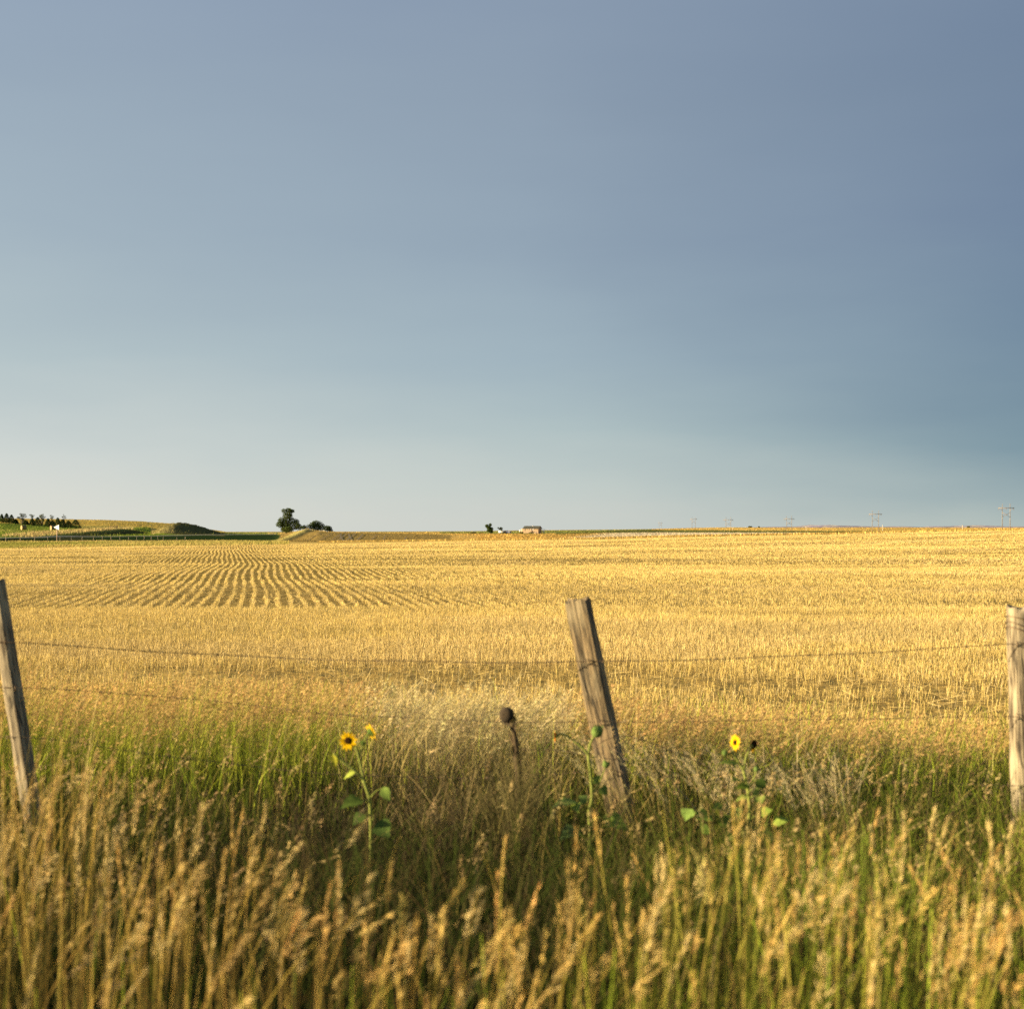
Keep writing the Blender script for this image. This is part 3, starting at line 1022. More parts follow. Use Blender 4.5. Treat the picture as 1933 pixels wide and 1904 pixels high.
hcol = np.where((wild > 0.5)[:, None], vary((0.58, 0.47, 0.24), n), vary((0.52, 0.335, 0.135), n))
heads(P[hd], np.full(hd.sum(), 0.74), 30, 0.016 + 0.016 * rng.random(hd.sum()), np.full((hd.sum(), 1), 0.020), np.full((hd.sum(), 1), 0.0022), hcol[hd], bg_, droop=0.35, wind=(0.6, 0.0))
# leaf blades
X, Y = scatter(-8.5, 7.0, 8.2, 11.4, 170)
x = px(X, Y)
n = len(X)
green = np.interp(x, [-600, 200, 600, 760, 950, 1150, 1500, 1933], [1, 1.0, 0.9, 0.2, 0.2, 0.6, 0.85, 0.85])
isg = rng.random(n) < green
g = np.where(isg[:, None], vary((0.33, 0.39, 0.04), n), vary((0.40, 0.32, 0.12), n))
h = np.interp(x, [0, 700, 1200, 1933], [0.56, 0.60, 0.46, 0.42]) * (0.6 + 0.5 * rng.random(n))
stems(X, Y, h, 0.0022 + 0.0014 * rng.random(n), rng.normal(0.05, 0.14, n), np.abs(rng.normal(0.25, 0.2, n)), rng.random(n) * 2 * PI, 5, g * 0.8, g * 1.15, bg_)
tag(bg_.build('field_edge_grass', M_grass), 'belt of green grass with wispy tan tops between fence and stubble', 'grass', kind='stuff')

# -- dry branching weeds, pale in the centre and scattered at right
wd_ = Bag()


def dry_weed(x, Y, hgt, colr, nb, spread, lean=0.0):
    base = np.array(on_ground(x, Y))
    for _ in range(nb):
        a = random.uniform(0, 2 * PI)
        h = hgt * random.uniform(0.6, 1.0)
        r = spread * random.random()
        p0 = base + np.array((math.cos(a) * r * 0.3, math.sin(a) * r * 0.3, -0.02))
        tip = p0 + np.array((math.cos(a) * r + lean * h, math.sin(a) * r, h))
        mid_ = (p0 + tip) / 2 + np.array((-math.cos(a) * r * 0.2, -math.sin(a) * r * 0.2, h * 0.1))
        path = np.array([tuple(v) for v in smooth_path([p0, mid_, tip], 4)])
        k = random.uniform(0.75, 1.2)
        ang = random.uniform(0, PI)
        wd_.ribbons(path[None], np.linspace(0.0026, 0.0012, len(path))[None], np.array([[math.cos(ang), math.sin(ang), 0.0]]), np.tile(np.array(colr) * k, (1, len(path), 1)))
        nsub = random.randint(4, 8)
        for j in range(nsub):
            q = path[random.randint(3, len(path) - 1)]
            a2 = random.uniform(0, 2 * PI)
            l2 = hgt * random.uniform(0.12, 0.32)
            d = np.array((math.cos(a2) * 0.7 + lean, math.sin(a2) * 0.7, random.uniform(0.4, 1.1)))
            d = d / np.linalg.norm(d) * l2
            pp = np.array([q, q + d * 0.5 + np.array((0, 0, 0.01)), q + d])
            wd_.ribbons(pp[None], np.array([[0.0014, 0.0011, 0.0006]]), np.array([[math.cos(ang + 1), math.sin(ang + 1), 0.2]]), np.tile(np.array(colr) * k, (1, 3, 1)))


for _ in range(80):
    dry_weed(random.gauss(850, 85), random.uniform(8.9, 10.4), random.uniform(0.45, 0.72), (0.58, 0.475, 0.245), 6, 0.35, random.uniform(-0.1, 0.25))
for _ in range(9):
    dry_weed(random.uniform(1180, 1620), random.uniform(7.2, 9.2), random.uniform(0.46, 0.64), (0.56, 0.45, 0.25), 4, 0.22, random.uniform(-0.25, 0.05))
for _ in range(46):
    dry_weed(random.gauss(690, 130), random.uniform(6.6, 8.0), random.uniform(0.26, 0.42), (0.10, 0.08, 0.045), 6, 0.42, random.uniform(-0.3, 0.3))  # brown tangle coloured darker, standing for the shade over it
for _ in range(24):
    dry_weed(random.gauss(850, 90), random.uniform(7.2, 8.2), random.uniform(0.38, 0.52), (0.32, 0.24, 0.11), 4, 0.25, random.uniform(-0.2, 0.2))
for _ in range(24):
    dry_weed(random.gauss(968, 20), random.uniform(6.75, 7.15), random.uniform(0.52, 0.72), (0.13, 0.11, 0.045), 6, 0.16, random.uniform(-0.1, 0.1))
tag(wd_.build('dry_weeds', M_grass), 'bleached branching dead weeds tangled in the grass along the fence', 'weeds', kind='stuff')

# -- rough grass on the far margin by the road fence
mgb = Bag()
n = 42000
x = rng.uniform(-500, 545, n)
Ya, Za = layer_tables(x)
f = rng.random(n)
Y = Ya[2] * 0.985 * (1 - f) + (Ya[3] + 6) * f
X = (x - CX) / F * Y
z = terr(X, Y)
h = (0.16 + 0.26 * rng.random(n)) * (0.5 + 0.9 * fbm(X / 9, Y / 9, 55))
t2 = fbm(X / 14, Y / 20, 66)
g = mixc(vary((0.22, 0.23, 0.045), n), vary((0.50, 0.38, 0.13), n), np.clip((t2 - 0.3) * 2.5 + 0.4 * f, 0, 1))
B = np.stack([X, Y, z - 0.03], 1)
T = B + np.stack([h * (0.25 + rng.normal(0, 0.25, n)), rng.normal(0, 0.2, n) * h, h], 1)
a = rng.random(n) * PI
mgb.ribbons(np.stack([B, T], 1), np.stack([np.full(n, 0.035), np.full(n, 0.006)], 1), np.stack([np.cos(a), np.sin(a), 0 * a], 1), np.stack([g * 0.85, g], 1))
tag(mgb.build('margin_grass', M_grass), 'rough yellow green grass strip between stubble and road ditch', 'grass', kind='stuff')

# -- stubble and grass standing on the far fields, thinned with distance
def far_cover(name, label, cat, x0, x1, Ya, Yb, n, hgt, sel):
    b = Bag()
    x = rng.uniform(x0, x1, n)
    Y = np.exp(rng.uniform(math.log(Ya), math.log(Yb), n))
    X = (x - CX) / F * Y
    z, Ii, _ = terr(X, Y, index=True)
    k = sel(x, Ii)
    x, Y, X, z, Ii = x[k], Y[k], X[k], z[k], Ii[k]
    n = len(x)
    C = cover(X, Y, x, Ii) * (0.75 + 0.5 * rng.random((n, 1)))
    h = hgt * (0.6 + 0.8 * rng.random(n)) * np.where((x < 900) & (Ii > 3.9) & (Ii < 7) & (x > 535), 0.42, 1.0)
    B = np.stack([X, Y, z - 0.02], 1)
    T = B + np.stack([rng.normal(0, 0.15, n) * h, rng.normal(0, 0.15, n) * h, h], 1)
    a = rng.normal(0.9, 0.6, n)
    wd = Y / F * (0.5 + 0.9 * rng.random(n))
    b.ribbons(np.stack([B, T], 1), np.stack([wd, wd * 0.7], 1), np.stack([np.cos(a), np.sin(a), 0 * a], 1), np.stack([C * 0.9, C], 1))
    tag(b.build(name, M_straw), label, cat, kind='stuff')


far_cover('far_stubble', 'golden, brown and pale stubble standing on the distant fields', 'stubble', 530, 2500, 230, 2700, 170000, 0.26, lambda x, I: (I >= 3.0) & (I < 11.2) & ((x > 600) | (I > 4)))
far_cover('meadow_grass', 'green and dry grass on the meadow and hill beyond the road', 'grass', -500, 535, 320, 1700, 60000, 0.22, lambda x, I: (I >= 7.1) & (I < 11.2))

# -- tufts on the banks beyond the road
bk = Bag()
n = 60000
x = rng.uniform(-250, 640, n)
Y = np.exp(rng.uniform(math.log(320), math.log(720), n))
X = (x - CX) / F * Y
zz, Ii, _ = terr(X, Y, index=True)
xl = np.interp(Y, [330, 400, 460, 520, 560], [70, 135, 185, 222, 245])
on_bank = np.abs((x - xl) / F * Y + 3) < 4.5
on_mound = (x > 286) & (x < 328) & (Y > 500) & (Y < 660)
on_knoll = (x > 505) & (x < 612) & (Y > 500) & (Y < 620)
keep = (Ii > 7.05) & (on_bank | on_mound | on_knoll | (rng.random(n) < 0.03)) & ~((x > 528) & ~on_knoll)
X, Y, zz, x, on_bank, on_mound, on_knoll = X[keep], Y[keep], zz[keep], x[keep], on_bank[keep], on_mound[keep], on_knoll[keep]
n = len(X)
h = 0.30 + 0.5 * rng.random(n)
g = vary((0.24, 0.25, 0.06), n)
w = (on_bank | on_knoll)
g[w] = vary((0.44, 0.34, 0.14), w.sum())
g[on_mound] = vary((0.30, 0.25, 0.10), on_mound.sum())
B = np.stack([X, Y, zz - 0.05], 1)
T = B + np.stack([h * rng.normal(0.15, 0.35, n), rng.normal(0, 0.3, n) * h, h], 1)
a = rng.random(n) * PI
bk.ribbons(np.stack([B, T], 1), np.stack([np.full(n, 0.10), np.full(n, 0.02)], 1), np.stack([np.cos(a), np.sin(a), 0 * a], 1), np.stack([g * 0.85, g], 1))
tag(bk.build('bank_grass', M_grass), 'tussocks of dry grass on the banks and mound beyond the road', 'grass', kind='stuff')


# ------------------------------------------------------------------ barbed wire fence
M_post_a = wood_mat('weathered_timber', (0.26, 0.182, 0.092), (0.045, 0.031, 0.016), (0.31, 0.245, 0.145))
M_post_b = wood_mat('grey_timber', (0.27, 0.215, 0.135), (0.05, 0.034, 0.018), (0.38, 0.31, 0.20))
M_wire = plain('rusty_wire', (0.17, 0.115, 0.07), 0.6, 0.6, noise=60)
FY = 8.1


def cross_section(kind, t, rr):
    pts = []
    m = 28
    for k in range(m):
        a = 2 * PI * (k + 0.5) / m
        if kind == 'square':
            ca, sa = math.cos(a), math.sin(a)
            q = (abs(ca) ** 16 + abs(sa) ** 16) ** (-1 / 16)
            r = q
        elif kind == 'split':
            r = 1.0 + 0.10 * math.sin(3 * a + 0.7) + 0.05 * math.sin(7 * a)
            if math.cos(a - 0.0) > 0.35: r = min(r, 0.62 / max(0.05, math.cos(a)) ** 0.8) if math.cos(a) > 0.45 else r
        else:
            r = 1.0 + 0.035 * math.sin(2 * a + 1) + 0.02 * math.sin(9 * a)
        r *= 1 + 0.02 * math.sin(5 * t * 6 + a * 3) + random.uniform(-0.008, 0.008)
        pts.append((math.cos(a) * r * rr, math.sin(a) * r * rr))
    return pts


def post(kind, top, base, rad, mat, parent, label, rough_top=0.01, rot=0.0, flare=0.0):
    """post from base to top (world points), local z along the post"""
    top, base = Vector(top), Vector(base)
    ax = (top - base)
    L = ax.length
    rows = 46
    V, Qp = [], []
    m = 28
    for i in range(rows + 1):
        t = i / rows
        rr = rad * (1.0 + flare * (1 - t))
        sec = cross_section(kind, t, rr)
        gouge = 0.0
        for k, (x, y) in enumerate(sec):
            a = 2 * PI * k / m
            s = 1 - 0.06 * max(0, math.sin(a * 6 + 2 * math.sin(t * 4))) ** 8
            if t < 0.35:
                s *= 1 - 0.10 * (0.35 - t) / 0.35 * max(0, math.sin(a * 5 + t * 9)) ** 3
            zt = L * t
            if i == rows:
                zt += rough_top * (math.sin(k * 1.7) + math.sin(k * 0.6 + 1)) * 0.6 - 0.006 * x / rad
            V.append((x * s, y * s, zt))
    for i in range(rows):
        for k in range(m):
            k2 = (k + 1) % m
            Qp.append((i * m + k, i * m + k2, (i + 1) * m + k2, (i + 1) * m + k))
    me = bpy.data.meshes.new('post')
    n0 = len(V)
    V.append((0, 0, L - 0.002))
    faces = Qp + [(rows * m + k, rows * m + (k + 1) % m, n0) for k in range(m)]
    me.from_pydata(V, [], faces)
    me.update()
    o = link_mesh('post', me, mat, parent, smooth=(kind == 'round'))
    for p in me.polygons:
        if len(p.vertices) == 3: p.use_smooth = False
    az3 = ax.normalized()
    ax3 = (Vector((1, 0, 0)) - az3 * az3.x).normalized()
    ay3 = az3.cross(ax3)
    o.rotation_mode = 'QUATERNION'
    o.rotation_quaternion = Matrix((ax3, ay3, az3)).transposed().to_quaternion() @ Matrix.Rotation(rot, 3, 'Z').to_quaternion()
    o.location = base - Vector(parent.location)
    if label: o['label'] = label
    return o


fence_root = empty('barbed_wire_fence', on_ground(1100, FY), 'sagging barbed wire fence on three weathered leaning wooden posts', 'fence')
froot = Vector(fence_root.location)


def pt_line(a, b, z):
    t = (z - a.z) / (b.z - a.z)
    return a + (b - a) * t


def post_axis(xt, yt, xb, yb, Y):
    top = wp(xt, yt, Y)
    low = wp(xb, yb, Y)
    base = pt_line(top, low, -0.25)
    return top, base


tc_, bc_ = post_axis(1090, 1132, 1171, 1530, FY)
p_mid = post('square', tc_, bc_, 0.058, M_post_a, fence_root, 'square sawn post leaning left at the centre of the photo', 0.012, rot=R(-19), flare=0.16)
tl_, bl_ = post_axis(-4, 1096, 47, 1420, FY - 0.2)
p_left = post('split', tl_, bl_, 0.058, M_post_b, fence_root, 'split post leaning left at the left edge with one dark side', 0.01, rot=R(15), flare=0.12)
tr_, br_ = post_axis(1926, 1146, 1936, 1530, FY)
p_right = post('round', tr_, br_, 0.073, M_post_b, fence_root, 'thick round post at the right edge with wire wrapped round its top', 0.012, rot=0.4, flare=0.05)


def add_wire(pts, name='wire', rad=0.0010, barbs=True, parent=fence_root, label=None):
    b = Bag()
    path = smooth_path([wp(*p) for p in pts], 10)
    path = [p - froot for p in path]
    # two strands twisted round each other
    L = 0.0
    cum = [0.0]
    for i in range(1, len(path)):
        L += (path[i] - path[i - 1]).length
        cum.append(L)
    dense = []
    step = 0.02
    j = 0
    for k in range(int(L / step)):
        s = k * step
        while j < len(cum) - 2 and cum[j + 1] < s: j += 1
        f = (s - cum[j]) / max(1e-6, cum[j + 1] - cum[j])
        dense.append(path[j].lerp(path[j + 1], min(1, f)))
    for ph in (0, PI):
        st = []
        for k, p in enumerate(dense):
            a = k * step * 2 * PI / 0.11 + ph
            st.append(p + Vector((0, math.cos(a), math.sin(a))) * rad * 0.95 + Vector((0, 0, 0.002 * math.sin(k * 0.13))))
        V, Qw = tube(st, rad, 5)
        b.add(V, Qw, (0.1, 0.1, 0.1))
    if barbs:
        for k in range(4, len(dense) - 4, 6):
            p = dense[k] + Vector((random.uniform(-0.01, 0.01), 0, 0))
            for q in range(2):
                d = Vector((random.uniform(-0.5, 0.5), random.uniform(-1, 1), random.uniform(-1, 1))).normalized() * 0.014
                V, Qw = tube([p - d, p + d], [0.0013, 0.0013], 4)
                b.add(V, Qw, (0.1, 0.1, 0.1))
    return b.build(name, M_wire, parent, smooth=True)


WY = FY - 0.075
add_wire([(-330, 1206, WY), (-120, 1210, WY - .1), (6, 1212, WY - .19), (180, 1222, WY - .1), (390, 1235, WY), (640, 1245, WY), (840, 1249, WY), (965, 1250, WY), (1112, 1248.5, WY), (1300, 1245, WY), (1500, 1238, WY), (1700, 1228, WY), (1850, 1219, WY), (1915, 1215, WY), (2100, 1214, WY), (2400, 1216, WY)], rad=0.0013)
add_wire([(-330, 1290, WY), (-120, 1295, WY - .1), (30, 1298, WY - .19), (180, 1305, WY - .1), (350, 1318, WY), (630, 1347, WY), (800, 1356, WY), (965, 1362, WY), (1133, 1363, WY - .01), (1300, 1361, WY), (1500, 1358, WY), (1700, 1355, WY), (1850, 1353, WY), (1917, 1352, WY), (2100, 1352, WY), (2400, 1356, WY)])
add_wire([(-330, 1395, WY), (45, 1392, WY - .19), (300, 1425, WY), (600, 1458, WY), (900, 1468, WY), (1152, 1457, WY - .02), (1350, 1472, WY), (1550, 1475, WY), (1750, 1478, WY), (1920, 1482, WY), (2100, 1480, WY), (2400, 1484, WY)])
lw = add_wire([(985, 1414, WY), (1060, 1417, WY), (1112, 1424, WY - .02), (1135, 1400, WY - .02), (1183, 1389, WY), (1251, 1409, WY), (1330, 1445, WY), (1400, 1490, WY)], rad=0.0013, barbs=False)
lw['label'] = 'loose broken strand hanging off the centre post'


def staple(p, wd=0.012):
    V, Qs = tube(smooth_path([p + Vector((0, 0.02, wd)), p + Vector((0, -0.012, wd * 0.8)), p + Vector((0, -0.012, -wd * 0.8)), p + Vector((0, 0.02, -wd))], 4), 0.0022, 5)
    return V, Qs


for (po, xy) in ((p_mid, (1104, 1248)), (p_mid, (1135, 1363)), (p_mid, (1152, 1457)), (p_left, (10, 1212)), (p_left, (30, 1298)), (p_right, (1919, 1215)), (p_right, (1921, 1352))):
    b = Bag()
    Yp = WY - (0.19 if po is p_left else 0.0)
    V, Qs = staple(wp(xy[0], xy[1], Yp))
    b.add(V, Qs, (0.1, 0.1, 0.1))
    o = b.build('staple', M_wire, None, smooth=True)
    bpy.context.view_layer.update()
    o.parent = po
    o.matrix_parent_inverse = po.matrix_world.inverted()
# wire wound round the head of the right post
b = Bag()
for (y0, tilt, ex) in ((1170, 0.16, 0.0), (1187, 0.30, 0.002), (1194, 0.24, 0.004)):
    cpt = pt_line(tr_, br_, wp(1926, y0, FY).z)
    ring = []
    for k in range(41):
        a = 2 * PI * k / 40
        r = 0.077 + ex
        ring.append(cpt + Vector((math.cos(a) * r, math.sin(a) * r, -tilt * math.cos(a - 0.3) * 0.14)))
    V, Qs = tube(ring, 0.0028, 6)
    b.add(V, Qs, (0.1, 0.1, 0.1))
o = b.build('wire_loop', M_wire, None, smooth=True)
bpy.context.view_layer.update()
o.parent = p_right
o.matrix_parent_inverse = p_right.matrix_world.inverted()


# ------------------------------------------------------------------ sunflowers
SG = (0.20, 0.26, 0.06)


def leaf_mesh(bag, base, tip, wd, up, colr, fold=0.25, curl=0.25):
    """heart shaped leaf from base to tip"""
    base, tip = Vector(base), Vector(tip)
    d = tip - base
    L = d.length
    d.normalize()
    s = d.cross(Vector(up)).normalized()
    u = s.cross(d).normalized()
    rows = 9
    prof = [0.02, 0.52, 0.92, 1.0, 0.93, 0.78, 0.58, 0.36, 0.16, 0.0]
    V, Ql = [], []
    for i in range(rows + 1):
        t = i / rows
        c0 = base + d * (L * t) - u * (curl * L * t * t)
        for k in range(-2, 3):
            f = k / 2
            wv = prof[i] * wd * 0.5 * (1 + 0.08 * math.sin(i * 2.1 + k))
            V.append(c0 + s * (f * wv) + u * (abs(f) * wv * fold + 0.02 * L * math.sin(i * 1.9 + k * 2)) - d * (0.06 * L * (abs(f) if i < 2 else 0)))
    for i in range(rows):
        for k in range(4):
            a = i * 5 + k
            Ql.append((a, a + 1, a + 6, a + 5))
    bag.add(np.array([tuple(v) for v in V]), np.array(Ql), np.array(colr) * random.uniform(0.85, 1.15))


def flower(root, pos, facing, size, name='flower_head', petals=15, disc_col=(0.035, 0.018, 0.008), wilt=0.0, keep=None, petal_col=(0.85, 0.52, 0.01), disc_r=0.33):
    """flower head: green calyx cup with disc and petals as sub-parts"""
    f = Vector(facing).normalized()
    pos = Vector(pos) - Vector(root.location)
    u = f.cross(Vector((0.1, 0.2, 1))).normalized()
    v = f.cross(u).normalized()
    r = size / 2
    bag = Bag()
    # calyx: cup plus pointed bracts
    prof = [(0.03, -0.34), (0.16, -0.30), (0.30, -0.16), (0.36, -0.04), (0.34, 0.02)]
    m = 16
    V, Qc = [], []
    for (rad, hgt) in prof:
        for k in range(m):
            a = 2 * PI * k / m
            V.append(pos + (u * math.cos(a) + v * math.sin(a)) * rad * r + f * hgt * r)
    for i in range(len(prof) - 1):
        for k in range(m):
            k2 = (k + 1) % m
            Qc.append((i * m + k, i * m + k2, (i + 1) * m + k2, (i + 1) * m + k))
    bag.add(np.array([tuple(p) for p in V]), np.array(Qc), (0.11, 0.17, 0.04))
    for k in range(18):
        a = 2 * PI * k / 18 + random.uniform(-0.1, 0.1)
        o = (u * math.cos(a) + v * math.sin(a))
        leaf_mesh(bag, pos + o * 0.28 * r - f * 0.14 * r, pos + o * (0.62 * r) + f * random.uniform(-0.10, 0.10) * r, 0.17 * r, tuple(f), (0.13, 0.20, 0.045), 0.2, 0.0)
    head = bag.build(name, M_greenleaf, root, smooth=True)
    # disc
    bag = Bag()
    V, Qd = [], []
    prof = [(1.0, 0.0), (0.97, 0.07), (0.82, 0.14), (0.55, 0.17), (0.28, 0.16), (0.01, 0.14)]
    m = 20
    for (rad, hgt) in prof:
        for k in range(m):
            a = 2 * PI * k / m
            V.append(pos + (u * math.cos(a) + v * math.sin(a)) * rad * r * disc_r * (1 + 0.05 * math.sin(7 * a)) + f * (hgt * r * 0.9 + 0.015 * r + 0.012 * r * random.random()))
    for i in range(len(prof) - 1):
        for k in range(m):
            k2 = (k + 1) % m
            Qd.append((i * m + k, i * m + k2, (i + 1) * m + k2, (i + 1) * m + k))
    bag.add(np.array([tuple(p) for p in V]), np.array(Qd), disc_col)
    bag.build('disc', M_seed, head)
    # petals
    bag = Bag()
    for k in range(petals):
        if keep is not None and k not in keep: continue
        a = 2 * PI * k / petals + random.uniform(-0.09, 0.09)
        o = (u * math.cos(a) + v * math.sin(a))
        ln = r * random.uniform(0.86, 1.06)
        tip = pos + o * ln + f * (random.uniform(-0.05, 0.22) * r - wilt * r)
        leaf_mesh(bag, pos + o * disc_r * 0.9 * r + f * 0.03 * r, tip, 0.33 * r, tuple(f), np.array(petal_col) * random.uniform(0.85, 1.1), 0.12, random.uniform(-0.05, 0.12))
    if bag.n:
        bag.build('petals', M_petal, head, smooth=True)
    return head


def stem_bag(root, pathsr):
    b = Bag()
    for pts, r0, r1 in pathsr:
        P = smooth_path([Vector(p) - Vector(root.location) for p in pts], 5)
        V, Qs = tube(P, list(np.linspace(r0, r1, len(P))), 8)
        b.add(V, Qs, np.array((0.30, 0.33, 0.085)))
    return b.build('stem', M_greenleaf, root, smooth=True)


def leaf_part(root, base, tip, wd, up=(0, -0.4, 1), colr=SG, curl=0.25, stalk=None):
    up = tuple(Vector(up) + Vector((-0.55, -0.1, 0)))
    colr = np.array(colr) * np.array((1.25, 1.18, 0.95))
    b = Bag()
    o = Vector(root.location)
    leaf_mesh(b, Vector(base) - o, Vector(tip) - o, wd, up, colr, 0.22, curl)
    if stalk is not None:
        V, Qs = tube([Vector(stalk) - o, (Vector(stalk) + Vector(base)) / 2 - o + Vector((0, 0, 0.01)), Vector(base) - o], [0.003, 0.0022, 0.002], 6)
        b.add(V, Qs, (0.24, 0.28, 0.07))
    return b.build('leaf', M_greenleaf, root, smooth=True)


def bud(root, pos, rad, facing=(0, 0, 1)):
    b = Bag()
    pos = Vector(pos) - Vector(root.location)
    f = Vector(facing).normalized()
    u = f.cross(Vector((0.3, 1, 0.1))).normalized()
    v = f.cross(u)
    prof = [(0.1, -1.0), (0.6, -0.82), (0.95, -0.35), (1.0, 0.1), (0.8, 0.55), (0.45, 0.8), (0.05, 0.86)]
    m = 14
    V, Qb = [], []
    for rr, hh in prof:
        for k in range(m):
            a = 2 * PI * k / m
            V.append(pos + (u * math.cos(a) + v * math.sin(a)) * rr * rad + f * hh * rad)
    for i in range(len(prof) - 1):
        for k in range(m):
            k2 = (k + 1) % m
            Qb.append((i * m + k, i * m + k2, (i + 1) * m + k2, (i + 1) * m + k))
    b.add(np.array([tuple(p) for p in V]), np.array(Qb), (0.19, 0.27, 0.07))
    for k in range(14):
        a = 2 * PI * k / 14
        o = (u * math.cos(a) + v * math.sin(a))
        leaf_mesh(b, pos + o * rad * 0.85 - f * rad * 0.5, pos + o * rad * 0.9 + f * rad * random.uniform(0.7, 1.3), rad * 0.55, tuple(o), (0.16, 0.24, 0.06), 0.2, 0.0)
    return b.build('bud', M_greenleaf, root, smooth=True)


# plant with the open flower
SY = 6.6
c1 = lambda x, y, d=0.0: wp(*crop(780, 1700, 3.866, x, y), SY + d)
g0 = Vector((c1(480, 1100).x, SY, tz(c1(480, 1100).x, SY)))
r1_ = empty('sunflower', g0, 'sunflower with one open yellow bloom facing out, left of the dead seed head', 'sunflower')
stem_bag(r1_, [([g0 - Vector((0, 0, .03)), c1(486, 1300), c1(480, 1100), c1(468, 950), c1(412, 785)], 0.0085, 0.0070),
               ([c1(412, 785), c1(330, 700), c1(210, 605), c1(130, 535)], 0.0062, 0.0036),
               ([c1(412, 785), c1(396, 680), c1(366, 560), c1(340, 480, .01), c1(300, 440, .03)], 0.0058, 0.004),
               ([c1(372, 590), c1(400, 480, .01), c1(440, 390, .02), c1(462, 352, .03)], 0.0042, 0.0035)])
flower(r1_, c1(270, 415, -0.01), (-0.18, -1, 0.06), 0.094, petals=13, disc_r=0.34)
flower(r1_, c1(480, 335, 0.03), (0.72, 0.45, 0.35), 0.085, petals=14)
leaf_part(r1_, c1(132, 545), c1(148, 690), 0.030, (0.3, -1, 0.2), (0.36, 0.36, 0.05))
leaf_part(r1_, c1(330, 715), c1(215, 760), 0.032, (0, -0.7, 1), (0.26, 0.32, 0.07), stalk=c1(395, 750))
leaf_part(r1_, c1(600, 860, -.05), c1(655, 985, -.08), 0.050, (0.2, -1, 0.4), (0.15, 0.22, 0.06), stalk=c1(470, 960))
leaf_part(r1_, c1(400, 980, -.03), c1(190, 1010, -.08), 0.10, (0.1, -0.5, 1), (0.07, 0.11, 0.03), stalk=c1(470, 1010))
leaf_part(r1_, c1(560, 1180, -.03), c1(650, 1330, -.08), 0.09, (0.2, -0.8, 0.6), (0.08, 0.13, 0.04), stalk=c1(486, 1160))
leaf_part(r1_, c1(420, 415, .02), c1(395, 475, .02), 0.035, (0, -1, 0.2), (0.07, 0.11, 0.03), stalk=c1(432, 400, .02))

# plant of buds before the centre post
SY2 = 7.0
c2 = lambda x, y, d=0.0: wp(*crop(1300, 1440, 3.173, x, y), SY2 + d)
g0 = Vector((c2(445, 1900).x, SY2, tz(c2(445, 1900).x, SY2)))
r2_ = empty('sunflower', g0, 'sunflower with closed green buds before the central leaning post', 'sunflower')
stem_bag(r2_, [([g0 - Vector((0, 0, .03)), c2(445, 1880), c2(440, 1720), c2(462, 1600), c2(450, 1430), c2(432, 1275)], 0.0095, 0.0068),
               ([c2(432, 1275), c2(395, 1228), c2(330, 1175), c2(250, 1120), c2(190, 1122)], 0.006, 0.004),
               ([c2(432, 1275), c2(445, 1200), c2(475, 1135), c2(498, 1105)], 0.006, 0.0045),
               ([c2(462, 1580), c2(500, 1520), c2(540, 1440), c2(566, 1365)], 0.0045, 0.0035)])
bud(r2_, c2(500, 1098), 0.027, (0.25, -0.35, 0.9))
bud(r2_, c2(570, 1350), 0.017, (0.3, 0, 1))
flower(r2_, c2(178, 1125), (-0.95, -0.15, -0.1), 0.072, keep=(2, 3, 8, 9, 10), wilt=-0.1, petal_col=(0.62, 0.20, 0.012))
leaf_part(r2_, c2(330, 1640, -.05), c2(145, 1645, -.12), 0.075, (0.1, -0.45, 1), (0.24, 0.31, 0.09), 0.2, stalk=c2(440, 1700))
leaf_part(r2_, c2(330, 1650, -.05), c2(350, 1710, -.12), 0.05, (0.3, -0.7, 0.8), (0.20, 0.27, 0.07), 0.2)
leaf_part(r2_, c2(560, 1755, -.05), c2(740, 1830, -.12), 0.085, (-0.1, -0.5, 1), (0.20, 0.28, 0.07), 0.3, stalk=c2(445, 1800))
leaf_part(r2_, c2(480, 1450), c2(530, 1500), 0.05, (0.3, -0.8, 0.6), (0.20, 0.28, 0.07), stalk=c2(455, 1480))
leaf_part(r2_, c2(520, 1520), c2(590, 1590), 0.05, (0.3, -0.8, 0.6), (0.13, 0.19, 0.05), stalk=c2(480, 1540))
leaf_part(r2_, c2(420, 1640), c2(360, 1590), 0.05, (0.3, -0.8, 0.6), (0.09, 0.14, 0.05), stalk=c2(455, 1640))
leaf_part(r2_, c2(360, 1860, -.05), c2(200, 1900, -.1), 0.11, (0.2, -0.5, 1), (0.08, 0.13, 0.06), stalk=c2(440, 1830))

# plant with the side-on bloom
SY3 = 6.8
c3 = lambda x, y, d=0.0: wp(*crop(1640, 1740, 5.37, x, y), SY3 + d)
g0 = Vector((c3(1080, 1800).x, SY3, tz(c3(1080, 1800).x, SY3)))
r3_ = empty('sunflower', g0, 'leafy sunflower with sideways yellow bloom and dark spent head, right of the central post', 'sunflower')
stem_bag(r3_, [([g0 - Vector((0, 0, .03)), c3(1070, 1650), c3(1020, 1450), c3(1022, 1250), c3(1008, 1080), c3(985, 930), c3(940, 755)], 0.0095, 0.0062),
               ([c3(940, 755), c3(880, 645), c3(800, 530), c3(830, 450, .02), c3(850, 400, .03)], 0.0052, 0.0036),
               ([c3(940, 755), c3(962, 640), c3(980, 560), c3(1030, 470), c3(1060, 420)], 0.0052, 0.0036),
               ([c3(1000, 990), c3(1045, 915), c3(1090, 820), c3(1110, 760)], 0.0045, 0.0032),
               ([c3(800, 532), c3(740, 520), c3(710, 520)], 0.0032, 0.0026)])
flower(r3_, c3(835, 385, -.01), (-0.85, -0.50, 0.12), 0.082, petals=14)
